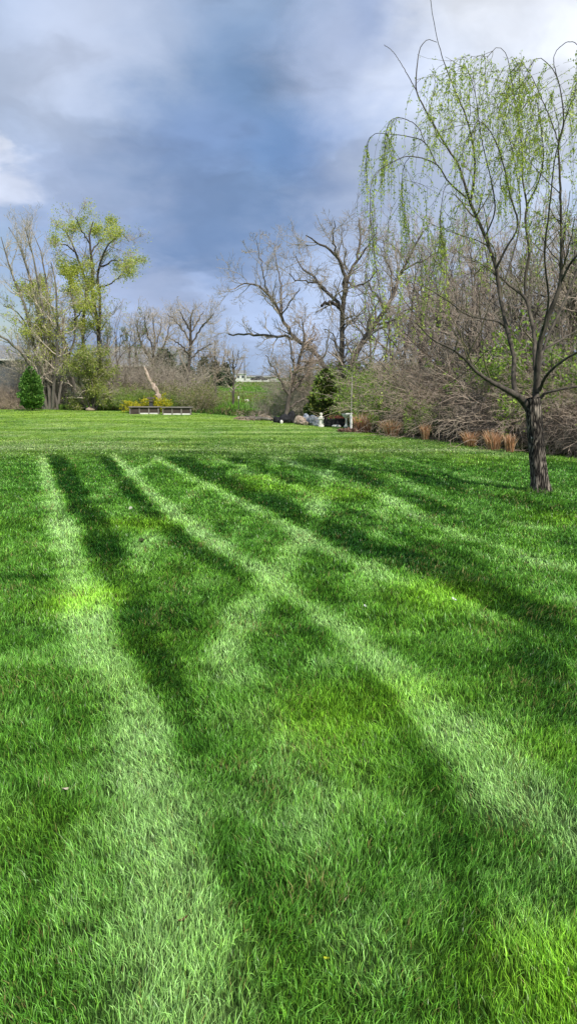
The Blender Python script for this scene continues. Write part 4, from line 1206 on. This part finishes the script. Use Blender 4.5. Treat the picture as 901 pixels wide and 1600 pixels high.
# ------------------------------------------------------------------ tan ornamental grass clumps
def clump(px, Y, H, Wd, label, seed, up=.0):
    rg = np.random.default_rng(seed)
    n = 300; H = H * 1.15; Wd = Wd * .85
    a = rg.uniform(0, 6.28, n); r = rg.random(n) ** .6 * Wd * .22
    X, Yy = np.cos(a) * r, np.sin(a) * r
    h = H * rg.uniform(.5, 1.1, n)
    lx = np.cos(a) * r / (Wd * .22) * (.5 - up) + rg.normal(0, .13, n); ly = np.sin(a) * r / (Wd * .22) * (.5 - up) + rg.normal(0, .13, n)
    cols = np.array([(0.62, 0.36, 0.20), (0.70, 0.46, 0.29), (0.52, 0.27, 0.13), (.75, .56, .40)])
    c_ = cols[rg.integers(0, 4, n)] * rg.uniform(.7, 1.2, n)[:, None]
    V, Q, T_, cc = blades(rg, X, Yy, np.full(n, -.02), h, rg.uniform(.012, .024, n), lx, ly, c_, bot=.7)
    o = obj("ornamental_grass", np_mesh("ornamental_grass", V, Q, T_, M['dry'], cc), None, tuple(on(px, Y)))
    return tag(o, label, "grass clump", "tan dry grass clumps along the thicket")
clump(566, float(gnd(566, 674.5)[1]), .52, 1.1, "wide tan dry grass clump right of the white post", 61, .05)
clump(612, float(gnd(612, 682.0)[1]), .42, .8, "tan dry grass clump leaning beside the tilted white stake", 62, -.1)
clump(665, float(gnd(665, 689.0)[1]), .38, .42, "narrow tan dry grass clump under the brush, third from the left", 63, .35)
clump(736, float(gnd(736, 698.5)[1]), .34, .6, "tan dry grass clump, left of the two nearest the willow trunk's left side", 64, 0)
clump(773, float(gnd(773, 704.0)[1]), .42, .6, "fanned tan dry grass clump, middle of the three left of the willow", 65, .05)
clump(798, float(gnd(798, 707.5)[1]), .36, .42, "upright orange-tan dry grass clump nearest the willow trunk", 66, .35)

# ------------------------------------------------------------------ small garden things
M['wood_grey'] = mat_noise("weathered boards", [(0.3, (0.04, 0.03, 0.024)), (0.6, (0.09, 0.07, 0.058)), (.8, (.16, .13, .11))], 9, stretch=(.2, 1, 3), vary=0)
M['wood_cap'] = mat_noise("grey cap board", [(0.3, (0.13, 0.115, 0.1)), (0.7, (0.27, 0.245, 0.22))], 9, stretch=(.2, 1, 1), vary=0)
M['white'] = mat_noise("weathered white paint", [(0.3, (0.6, 0.58, 0.54)), (0.7, (0.82, 0.81, 0.78))], 12, vary=0, bump=.1)
M['stone_white'] = mat_noise("white stone", [(0.3, (0.66, 0.63, 0.56)), (0.7, (0.84, 0.81, 0.74))], 20, vary=0, bump=.3)
M['black'] = mat_noise("black painted wood", [(0.3, (0.012, 0.012, 0.013)), (0.7, (0.05, 0.048, 0.05))], 10, vary=0)
M['rock_black'] = mat_noise("black rock", [(0.35, (0.006, 0.006, 0.007)), (0.65, (0.03, 0.03, 0.034)), (.8, (.12, .12, .13))], 8, vary=.3, bump=.8)
M['rock_tan'] = mat_noise("tan rock", [(0.3, (0.10, 0.075, 0.055)), (0.5, (0.32, 0.25, 0.19)), (0.7, (0.5, 0.41, 0.33))], 12, vary=.2, bump=.8)
M['rock_blue'] = mat_noise("blue grey rock", [(0.3, (0.08, 0.09, 0.11)), (0.5, (0.2, 0.23, 0.28)), (0.72, (0.42, 0.45, 0.5))], 9, vary=.2, bump=.8)
M['mulch'] = mat_noise("mulch", [(0.3, (0.07, 0.035, 0.025)), (0.5, (0.2, 0.11, 0.08)), (0.7, (0.36, 0.24, 0.18))], 12, vary=.3)
M['redmulch'] = mat_noise("red mulch", [(0.3, (0.1, 0.03, 0.02)), (0.7, (0.3, 0.11, 0.07))], 14, vary=0, bump=.8)
M['dead'] = mat_noise("dead barkless wood", [(0.25, (0.09, 0.065, 0.05)), (0.45, (0.33, 0.25, 0.19)), (0.7, (0.55, 0.45, 0.36))], 8, stretch=(1, 1, .35), vary=0, bump=.9, bump_dist=.04)
M['metal'] = mat_noise("dark metal", [(0.3, (0.03, 0.03, 0.03)), (0.7, (0.09, 0.09, 0.09))], 10, vary=0, bump=0, rough=.5)
M['galv'] = mat_noise("galvanised metal", [(0.3, (0.3, 0.31, 0.32)), (0.7, (0.5, 0.51, 0.52))], 10, vary=0, bump=0, rough=.5)
M['yellow'] = mat_noise("pale yellow paint", [(0.3, (0.45, 0.38, 0.2)), (0.7, (0.6, 0.52, 0.3))], 10, vary=0, bump=0)
M['teal'] = mat_noise("teal green sign face", [(0.3, (0.01, 0.13, 0.12)), (0.7, (0.02, 0.2, 0.17))], 5, vary=0, bump=0, rough=.4)

def rock(name, label, px, Y, d, mat, seed, group=None, rz=0, cat="rock", sink=.12):
    import bmesh
    rg = np.random.default_rng(seed)
    bm = bmesh.new()
    bmesh.ops.create_icosphere(bm, subdivisions=3, radius=1)
    pl = unit(rg.normal(size=(11, 3))); ds = rg.uniform(.6, .9, 11)
    for v in bm.verts:
        p = np.array(v.co)
        for n_, dd in zip(pl, ds):
            e = p @ n_ - dd
            if e > 0: p = p - n_ * e * .9
        p += rg.normal(size=3) * .02
        v.co = Vector(p * np.array(d) / 2 * 1.15)
        v.co.z += d[2] * (.5 - sink)
    me = bpy.data.meshes.new(name); bm.to_mesh(me); bm.free()
    me.materials.append(mat)
    p = on(px, Y)
    o = obj(name, me, None, tuple(p)); o.rotation_euler = (0, 0, rz)
    return tag(o, label, cat, group)

# planter boxes
def planter(px0, px1, Y, label, lite):
    p0, p1 = on(px0, Y), on(px1, Y)
    w = p1[0] - p0[0]
    root = thing("planter_box", label, "planter", ((p0[0] + p1[0]) / 2, Y, p0[2]), "low wooden planter boxes before the thicket")
    h, dp = .30, .5
    for k in range(3):
        x = -w / 2 + w * (k + .5) / 3
        obj("panel", MB().box((x, -dp / 2 + .03, h * .55), (w / 3 - .05, .03, h * .72)).mesh("panel", M['wood_grey'], bevel=.004), root)
        bs = MB().box((x, -dp / 2 + .018, h * .1), (w / 3 - .052, .045, .085))
        obj("base_board", bs.mesh("base_board", M['white'] if k in lite else M['wood_grey'], bevel=.004), root)
    for k in range(4):
        x = -w / 2 + w * k / 3
        obj("post", MB().box((x, -dp / 2 + .02, h * .48), (.055, .06, h * .97)).mesh("post", M['wood_cap'], bevel=.004), root)
    obj("back_panel", MB().box((0, dp / 2 - .02, h * .5), (w - .02, .03, h * .9)).mesh("back_panel", M['wood_grey'], bevel=.004), root)
    obj("cap", MB().box((0, 0, h + .018), (w + .14, dp + .1, .035)).mesh("cap", M['wood_cap'], bevel=.006), root)
planter(205, 249, 33.6, "left of two low weathered wooden planter boxes at the lawn's far edge", (1, 2))
planter(256, 299, 33.0, "right of two low weathered wooden planter boxes at the lawn's far edge", (0, 1, 2))

# forsythia
for px, Y, s, lab in [(212, 35.2, .36, "yellow flowering shrub behind the left planter box"), (247, 35.4, .42, "yellow flowering shrub at the foot of the leaning dead trunk")]:
    t = tmpl_brush(int(px), 1.5, 1.8, 40, M['twig_tan'], lab, leaf=[(0.65, 0.55, 0.02), (0.55, 0.50, 0.03), (0.3, 0.36, 0.04)], name="yellow_shrub", arch=-.2, leafn=5, leafs=.15)
    t.location = tuple(on(px, Y)); t.scale = (s,) * 3

# leaning dead trunk
P, R = limbs_px(36.5, [(.5, [(255, 640, 3.6), (251, 628, 3.8), (246, 614, 4.2), (241, 606, 4), (235, 596, 2.6), (230, 586, 3), (228, 578, 2.4), (225, 573, .8)])], n=24)
rgd = np.random.default_rng(77)
R = R * (1 + .14 * rgd.normal(size=R.shape)); P = P + rgd.normal(size=P.shape) * .012
Kp, Kr = limbs_px(36.5, [((.1, -.3), [(246, 617, 2), (243, 618, 1.6), (241, 617, 1)]), ((.25, .1), [(236, 598, 1.6), (239, 592, 1), (240, 588, .5)])], n=6)
bb = on(255, 36.5)
V, Q = merge_tubes([(P, R, 10), (Kp, Kr, 6)])
o = obj("dead_trunk", np_mesh("dead_trunk", V - bb, Q, None, M['dead'], smooth=True), None, tuple(bb))
tag(o, "pale barkless dead trunk leaning left above the planter boxes", "dead tree")

# bird feeder on a post between the planters
r = thing("bird_feeder", "small roofed bird feeder on a dark post behind the left planter box", "bird feeder", on(236.5, 34.6))
obj("post", MB().box((0, 0, .24), (.16, .12, .56)).mesh("post", M['metal']), r)
obj("tray", MB().box((0, 0, .535), (.24, .2, .03)).mesh("tray", M['wood_grey']), r)
obj("hopper", MB().box((0, 0, .60), (.16, .13, .10)).mesh("hopper", M['yellow']), r)
mb = MB(); mb.add([(-.17, -.14, .652), (.17, -.14, .652), (.17, .14, .652), (-.17, .14, .652), (-.17, 0, .72), (.17, 0, .72)], [(0, 1, 5, 4), (2, 3, 4, 5), (0, 4, 3), (1, 2, 5), (0, 3, 2, 1)])
obj("roof", mb.mesh("roof", M['wood_grey']), r)
o = obj("white_bottle", MB().lathe([(.03, 0), (.04, .02), (.04, .16), (.018, .2), (.018, .235)], 10).mesh("white_bottle", M['white'], True), None, tuple(on(238.3, 34.4) + np.array([0, 0, .0])))
bpy.data.objects.remove(o)

# stones etc in the middle
for px, Y, d, s, lab in [(432, 27.2, (.34, .3, .30), 1, "leftmost black rock in the heap left of the tan stone"), (445, 27.2, (.46, .4, .42), 2, "largest black rock in the middle of the heap"), (455, 27.5, (.34, .3, .55), 3, "tallest black rock, next to the tan stone"), (438, 26.9, (.22, .2, .2), 4, "small black rock low in front of the heap")]:
    rock("black_rock", lab, px, Y, tuple(v * .85 for v in d), M['rock_black'], s, "heap of black rocks left of the statue")
rock("white_rock", "small white rock among the black rocks", 439.5, 26.7, (.10, .09, .14), M['stone_white'], 5)
rock("tan_rock", "broad tan boulder between the black rocks and the blue-grey boulder", 467, 26.5, (.42, .36, .32), M['rock_tan'], 6)
rock("tan_rock", "low tan boulder in front of the broad tan boulder", 474, 26.1, (.3, .24, .15), M['rock_tan'], 7)
rock("blue_rock", "blue-grey boulder left of the white statue", 488, 26.2, (.4, .36, .36), M['rock_blue'], 8)
rock("blue_rock", "upright bluish stone between the tan and the blue-grey boulders", 478, 26.8, (.2, .2, .4), M['rock_blue'], 9)
rock("flat_stone", "flat white stone in front of the black planter", 525.5, 25.0, (.28, .2, .09), M['stone_white'], 10, sink=.25)
rock("flat_stone", "small flat white stone at the statue's foot", 495, 25.6, (.2, .16, .08), M['stone_white'], 12, sink=.25)
rock("field_stone", "white stone lying in the green field beyond the small bare tree", 387, 52, (.42, .3, .16), M['stone_white'], 13)
rock("tree_stump", "low pale tan stump at the foot of the leafy pale-green bush", 141, 37.0, (.4, .36, .2), M['rock_tan'], 14, cat="stump")
for px, Y, d, s in [(350, 29.5, (.5, .4, .22), 20), (398, 29.0, (.55, .4, .2), 22), (385, 30, (.4, .35, .2), 23)]:
    rock("tan_rock", "low brownish rock on the debris mound left of the black rocks", px + 22, Y, tuple(v * .6 for v in d), M['mulch'], s, "low rocks on the debris mound")

# statue: a small robed garden figure, one carved piece on a plinth
def statue():
    import bmesh
    root = thing("garden_statue", "white garden statue of a robed figure beside the small evergreen", "statue", on(501.5, 25.3))
    obj("plinth", MB().lathe([(.10, -.02), (.10, .035), (.085, .05)], 14).mesh("plinth", M['stone_white']), root)
    mb = MB()
    mb.lathe([(.088, .05), (.092, .07), (.08, .14), (.072, .2), (.078, .25), (.084, .285), (.07, .32), (.034, .335), (.03, .35), (.044, .365), (.052, .395), (.047, .425), (.026, .445), (.004, .45)], 16, sx=1.0, sy=.85)
    body = mb.mesh("figure", M['stone_white'], True)
    obj("figure", body, root)
    aP, aR = [], []
    for sgn in (-1, 1):
        q = resample([[sgn * .062, 0, .3, .022], [sgn * .078, -.02, .25, .02], [sgn * .05, -.07, .235, .017], [sgn * .012, -.085, .255, .014]], 10)
        V, Q = tubes(q[None, :, :3], q[None, :, 3], 8)
        obj("arm", np_mesh("arm", V, Q, None, M['stone_white'], smooth=True), root)
statue()

# black planter with red mulch
root = thing("black_planter", "black timber raised bed heaped with red mulch right of the statue", "planter", on(523.5, 25.6))
for k in range(3):
    obj("board", MB().box((0, -.26, .05 + .085 * k), (.74 - .01 * k, .045, .078)).mesh("board", M['black'], bevel=.006), root)
for sx_ in (-1, 1):
    obj("side_board", MB().box((sx_ * .345, 0.02, .14), (.045, .47, .26)).mesh("side_board", M['black'], bevel=.006), root)
    obj("corner_post", MB().box((sx_ * .375, -.275, .15), (.06, .06, .30)).mesh("corner_post", M['black'], bevel=.006), root)
obj("back_board", MB().box((0, .275, .14), (.73, .04, .26)).mesh("back_board", M['black'], bevel=.006), root)
V = []; Fq = []
n_ = 14
for a_ in range(n_):
    for b_ in range(n_):
        x, y = -.32 + .64 * a_ / (n_ - 1), -.22 + .46 * b_ / (n_ - 1)
        e = max(0, 1 - (x / .34) ** 2) * max(0, 1 - ((y - .01) / .26) ** 2)
        V.append((x, y, .2 + .17 * e ** .6 + random.uniform(-.012, .012)))
for a_ in range(n_ - 1):
    for b_ in range(n_ - 1):
        Fq.append((a_ * n_ + b_, (a_ + 1) * n_ + b_, (a_ + 1) * n_ + b_ + 1, a_ * n_ + b_ + 1))
obj("mulch", MB().add(V, Fq).mesh("mulch", M['redmulch'], True), root)

# bird bath
root = thing("bird_bath", "white pedestal bird bath behind the white post", "bird bath", on(541, 24.9))
obj("pedestal", MB().lathe([(.085, -.02), (.085, .03), (.05, .06), (.032, .15), (.03, .24), (.05, .3)], 14).mesh("pedestal", M['stone_white'], True), root)
obj("bowl", MB().lathe([(.05, .3), (.12, .345), (.15, .40), (.16, .43), (.145, .432), (.12, .40), (.03, .375)], 18).mesh("bowl", M['white'], True), root)

# young tree with white guard
pb = gnd(548, 675)
root = thing("sapling", "thin bare sapling with white trunk guard in a mulch ring", "sapling", (pb[0], pb[1], float(height(pb[:1], pb[1:2])[0])))
q = resample([[0, 0, -.03, .018], [.005, 0, .5, .016], [0, .01, 1.0, .013], [.012, .01, 1.45, .010], [.01, 0, 1.72, .006]], 14)
M['pale_stem'] = mat_noise("pale sapling stem", [(.3, (.3, .27, .24)), (.7, (.55, .52, .48))], 12, vary=0, bump=.2)
V, Q = tubes(q[None, :, :3], q[None, :, 3], 8)
obj("trunk", np_mesh("sapling_trunk", V, Q, None, M['pale_stem'], smooth=True), root)
rgs = np.random.default_rng(9)
A, RA = grow(rgs, q[None, :, :3], q[None, :, 3], 9, .55, 1, 40, 10, .32, .4, 5, up=.4, wob=.1, rr=.4, rmin=.004, rel=False)
V, Q = merge_tubes([(A, RA, 4)])
obj("branches", np_mesh("sapling_branches", V, Q, None, M['twig_grey'], smooth=True), root)
obj("trunk_guard", MB().lathe([(.040, 0.0), (.042, .02), (.040, .3), (.041, .55), (.036, .555), (.024, .555)], 14).mesh("trunk_guard", M['white'], True), root)
obj("tie_arm", MB().box((-.08, 0.0, .535), (.17, .03, .035)).mesh("tie_arm", M['white'], bevel=.004), root)
rgm = np.random.default_rng(19)
n = 900
a_ = rgm.uniform(0, 6.28, n); rr_ = np.sqrt(rgm.random(n)) * .48
P0 = np.stack([pb[0] + .08 + np.cos(a_) * rr_, pb[1] + np.sin(a_) * rr_ * .9, rgm.uniform(.015, .06, n) + .03 * (1 - rr_ / .5) + height(pb[:1], pb[1:2])], -1)
V, Q, cc = leaf_quads(rgm, P0, .075, .4, .0, [(.22, .11, .08), (.32, .2, .15), (.13, .07, .05), (.42, .3, .23)], .5)
V[:, 2] = np.maximum(V[:, 2], .012)
o = obj("mulch_ring", np_mesh("mulch_ring", V, Q, None, M['dry'], cc)); tag(o, "reddish brown mulch ring at the foot of the sapling", "mulch", kind="stuff")

# tilted white stake
pb = gnd(602, 675)
root = thing("white_stake", "short white board stake tilted at the lawn edge beside a tan grass clump", "stake", (pb[0], pb[1], 0))
obj("board", MB().box((0, 0, .15), (.085, .03, .40), ry=.33).mesh("board", M['white'], bevel=.004), root)
obj("crosspiece", MB().box((.07, -.034, .30), (.15, .03, .085), ry=.33).mesh("crosspiece", M['white'], bevel=.004), root)

# marker post
root = thing("marker_post", "thin dark marker post with white cap in the weeds by the field", "post", on(373, 39))
obj("stake", MB().box((0, 0, .25), (.035, .035, .56)).mesh("stake", M['metal']), root)
obj("cap", MB().box((0, 0, .59), (.06, .06, .13)).mesh("cap", M['white']), root)

# brush pile logs
for k, (px, Y, L, rz, lab) in enumerate([(402, 28.8, .9, .3, "grey brown log lying on the debris mound"), (412, 28.4, .7, -.5, "short log lying across the end of the debris mound"), (390, 29.3, .8, .05, "weathered log at the left end of the debris mound")]):
    q = resample([[-L / 2, 0, .06, .055], [0, .03, .09, .06], [L / 2, 0, .05, .045]], 10)
    V, Q = tubes(q[None, :, :3], q[None, :, 3], 9)
    nV = len(V)
    o = obj("log", np_mesh("log", V, Q, None, M['bark_grey'], smooth=True), None, tuple(on(px, Y))); o.rotation_euler = (0, 0, rz)
    tag(o, lab, "log")
o = tmpl_brush(301, .55, 2.0, 60, M['twig_tan'], "flat heap of brown sticks left of the black rocks", name="brush_pile", arch=-1.6, cat="brush pile")
o.location = tuple(on(400, 29.2))

# ------------------------------------------------------------------ road, barrier, far things
M['asphalt'] = mat_noise("asphalt", [(.3, (.04, .04, .042)), (.7, (.07, .07, .07))], 2, vary=0, bump=0)
M['concrete'] = mat_noise("pale concrete", [(.3, (.55, .53, .5)), (.7, (.75, .73, .7))], 1.5, vary=0, bump=0)
rz_ = float(height(np.array([0.]), np.array([205.]))[0])
o = obj("road", MB().add([(-400, 200, .46), (400, 200, .46), (400, 210, .46), (-400, 210, .46)], [(0, 1, 2, 3)]).mesh("road", M['asphalt'])); tag(o, kind="structure")
for x0, x1, lab in [(345, 470, "long pale concrete road barrier left of the small evergreen beyond the field"), (560, 700, "long pale concrete road barrier seen through the thicket beyond the field")]:
    a0, a1 = on(x0, 199), on(x1, 199)
    root = thing("road_barrier", lab, "barrier", ((a0[0] + a1[0]) / 2, 199, .4), "pale road barriers beyond the field")
    w = a1[0] - a0[0]
    nb = 6
    for k in range(nb):
        obj("rail_segment", MB().box((-w / 2 + w * (k + .5) / nb, 0, .22), (w / nb - .12, .22, .42)).mesh("rail_segment", M['concrete'], bevel=.03), root)
    for k in range(nb + 1):
        obj("post", MB().box((-w / 2 + w * k / nb, .02, .3), (.2, .3, .75)).mesh("post", M['concrete']), root)

M['roof_grey'] = mat_noise("grey shingles", [(.3, (.15, .157, .17)), (.7, (.25, .26, .28))], 6, vary=0, bump=.2)
M['siding_dark'] = mat_noise("dark blue grey siding", [(.3, (.07, .075, .09)), (.7, (.12, .13, .15))], 3, stretch=(.2, .2, 8), vary=0)
M['siding_grey'] = mat_noise("grey siding", [(.3, (.16, .165, .165)), (.7, (.25, .255, .25))], 3, stretch=(.2, .2, 8), vary=0)
M['siding_white'] = mat_noise("white siding", [(.3, (.62, .6, .57)), (.7, (.75, .74, .72))], 3, vary=0)
M['glass'] = mat_noise("window glass", [(.3, (.03, .04, .05)), (.7, (.07, .08, .1))], 2, vary=0, bump=0, rough=.1, spec=.6)
def house(label, c, W_, D_, eave, ridge, wall, roof, wins, rz=0, hip=0.0, over=.4):
    root = thing("house", label, "house", c, None, rz)
    obj("wall", MB().box((0, 0, eave / 2 - .1), (W_, D_, eave + .2)).mesh("wall", wall), root)
    x, y = W_ / 2 + over, D_ / 2 + over
    hx = x - hip
    mb = MB().add([(-x, -y, eave - .05), (x, -y, eave - .05), (x, y, eave - .05), (-x, y, eave - .05), (-hx, 0, ridge), (hx, 0, ridge)],
                  [(0, 1, 5, 4), (2, 3, 4, 5), (1, 2, 5), (3, 0, 4), (3, 2, 1, 0)])
    rf = obj("roof", mb.mesh("roof", roof), root)
    obj("gutter", MB().box((0, -y - .05, eave - .06), (2 * x, .09, .14)).mesh("gutter", M['concrete']), rf)
    for (wx, wz, ww, wh) in wins:
        f = obj("window", MB().box((wx, -D_ / 2 - .02, wz), (ww + .2, .06, wh + .2)).mesh("window", M['siding_white']), root)
        obj("pane", MB().box((wx, -D_ / 2 - .055, wz), (ww, .03, wh)).mesh("pane", M['glass']), f)
    return root
house("grey-roofed dark house behind the trees at the left edge of the photo", on(-25, 78), 9.4, 8, 3.3, 4.75, M['siding_dark'], M['roof_grey'], [(2.6, 1.8, 1.1, 1.2), (-2, 1.8, 1.4, 1.2)], hip=1.2)
house("grey-sided house hidden behind the bare trees above the planter boxes", on(228, 66), 6.2, 7, 2.6, 4.2, M['siding_grey'], M['roof_grey'], [(-1.7, 1.7, .8, 1.0), (1.3, 1.7, 1.1, 1.0)], hip=0)
house("small white house far behind the field beside the utility pole", on(377, 262), 3.4, 6, 2.4, 3.6, M['siding_white'], M['roof_grey'], [(-.7, 1.4, .7, .9), (.8, 1.4, .7, .9)], hip=0, over=.2)
house("long low white building far behind the road, left of the evergreen", on(408, 300), 12, 8, 1.5, 2.0, M['siding_white'], M['roof_grey'], [(-3, .8, 1.5, .6), (0, .8, 1.5, .6), (3, .8, 1.5, .6)], hip=.5)
house("long low white building far behind the road, just above the evergreen", on(478, 310), 10, 8, 1.7, 2.3, M['siding_white'], M['roof_grey'], [(-2.5, .9, 1.4, .6), (1.5, .9, 1.4, .6)], hip=.5)

# utility pole, light pole, sign
root = thing("utility_pole", "utility pole with crossarm beside the small white house", "utility pole", on(382.5, 240))
obj("pole", MB().lathe([(.16, -.2), (.14, 4), (.11, 8)], 8).mesh("pole", M['bark_dark'], True), root)
obj("crossarm", MB().box((0, -.14, 7.2), (2.2, .12, .14)).mesh("crossarm", M['bark_dark']), root)
root = thing("street_lamp", "grey lamp pole beyond the road seen through the thicket", "lamp post", on(595, 214))
obj("pole", MB().lathe([(.2, -.1), (.16, 4), (.12, 8.4)], 10).mesh("pole", M['galv'], True), root)
obj("arm", MB().box((.7, 0, 8.35), (1.5, .09, .09), ry=-.1).mesh("arm", M['galv']), root)
obj("lamp_head", MB().box((1.55, 0, 8.4), (.6, .28, .14)).mesh("lamp_head", M['galv'], bevel=.03), root)
root = thing("road_sign", "teal green road sign on a dark post beyond the field", "sign", on(589, 196))
obj("post", MB().box((0, 0, 1.9), (.16, .12, 4.0)).mesh("post", M['metal']), root)
obj("sign_panel", MB().box((.35, -.1, 3.3), (1.1, .05, .8)).mesh("sign_panel", M['teal'], bevel=.01), root)

# a car on the road
def car(px, Y, label, paint):
    p = on(px, Y)
    root = thing("parked_car", label, "car", (p[0], Y, .46))
    prof = [(-2.15, .32), (-2.2, .62), (-2.0, .88), (-1.35, .95), (-.75, 1.42), (.75, 1.45), (1.5, .98), (2.1, .86), (2.2, .55), (2.15, .32)]
    def ext(pr, hw, y0=0):
        n = len(pr)
        V = [(x, -hw + y0, z) for x, z in pr] + [(x, hw + y0, z) for x, z in pr]
        F = [tuple(range(n)), tuple(range(2 * n - 1, n - 1, -1))] + [(i, i + n, (i + 1) % n + n, (i + 1) % n) for i in range(n)]
        return MB().add(V, F)
    body = obj("body", ext(prof, .88).mesh("body", paint, bevel=.03), root)
    obj("side_window", ext([(-1.2, .97), (-.7, 1.36), (.7, 1.38), (1.3, 1.0)], .895).mesh("side_window", M['glass']), root)
    for wx in (-1.35, 1.4):
        for s in (-1, 1):
            mb = MB().lathe([(.2, -.1), (.33, -.1), (.33, .1), (.2, .1)], 18)
            w = obj("wheel", mb.mesh("wheel", M['black']), root, (wx, s * .82, .33)); w.rotation_euler = (math.pi / 2, 0, 0)
            obj("rim", MB().lathe([(.02, -.115), (.19, -.115), (.19, .115), (.02, .115)], 12).mesh("rim", M['galv']), w)
car(405, 204.5, "dark grey car on the road beyond the field", mat_noise("dark car paint", [(.3, (.03, .032, .04)), (.7, (.04, .042, .05))], 1, vary=0, bump=0, rough=.3, spec=.5))

# far tree belt on the skyline: individual bare trees, small
for k, (px, Y) in enumerate([(66, 115), (110, 125), (160, 120), (215, 118), (262, 125), (305, 130), (560, 160), (600, 150), (650, 155), (700, 150), (760, 150), (830, 150)]):
    put(T[[0, 2, 1][k % 3]], px, Y, "far bare tree on the skyline beyond the field", "far bare trees on the skyline", 1.1)

# ------------------------------------------------------------------ odds and ends on the lawn
def fallen(px, py, size, col, label, name="fallen_leaf", cat="leaf", curl=.4, lift=.042):
    p = gnd(px, py)
    z = float(height(p[:1], p[1:2])[0])
    V = []
    n_ = 7
    for a_ in range(n_):
        for b_ in range(3):
            t = a_ / (n_ - 1)
            wd = math.sin(math.pi * (0.06 + .9 * t)) ** .8 * .36
            V.append(((t - .5) * size, (b_ - 1) * wd * size, size * (curl * (t - .5) ** 2 * 1.6 + .16 * abs(b_ - 1))))
    F = [(a_ * 3 + b_, (a_ + 1) * 3 + b_, (a_ + 1) * 3 + b_ + 1, a_ * 3 + b_ + 1) for a_ in range(n_ - 1) for b_ in range(2)]
    mt = mat_noise(name + str(px), [(.3, tuple(v * .75 for v in col)), (.7, col)], 30, vary=0, bump=.2)
    o = obj(name, MB().add(V, F).mesh(name, mt, True), None, (p[0], p[1], z + lift))
    o.rotation_euler = (random.uniform(-.5, .3), random.uniform(-.4, .4), random.uniform(0, 6))
    return tag(o, label, cat)
fallen(103, 1250, .028, (.62, .5, .42), "pale pinkish dry leaf in the dark grass at lower left")
fallen(510, 1520, .018, (.55, .6, .03), "bright yellow leaf in the near grass, bottom centre")
fallen(288, 1458, .028, (.2, .1, .05), "dark brown leaf in the near grass left of the bottom centre")
fallen(570, 958, .035, (.6, .62, .6), "pale grey leaf on the middle lawn, left of two")
fallen(708, 947, .04, (.7, .72, .68), "whitish leaf on the middle lawn in the bright patch")
fallen(655, 829, .045, (.55, .6, .5), "pale leaf on the lawn left of the willow's shadow")
fallen(520, 805, .045, (.6, .62, .5), "pale leaf on the far middle lawn in a dark stripe")
fallen(222, 851, .09, (.05, .06, .02), "dark curled leaf in a light stripe on the left lawn")
fallen(205, 800, .07, (.5, .5, .4), "small pale leaf on the far left lawn")

SC.view_settings.view_transform = 'Standard'
SC.view_settings.look = 'None'
SC.view_settings.exposure = 0
SC.view_settings.gamma = 1
SC.cycles.max_bounces = 6
SC.cycles.transparent_max_bounces = 4
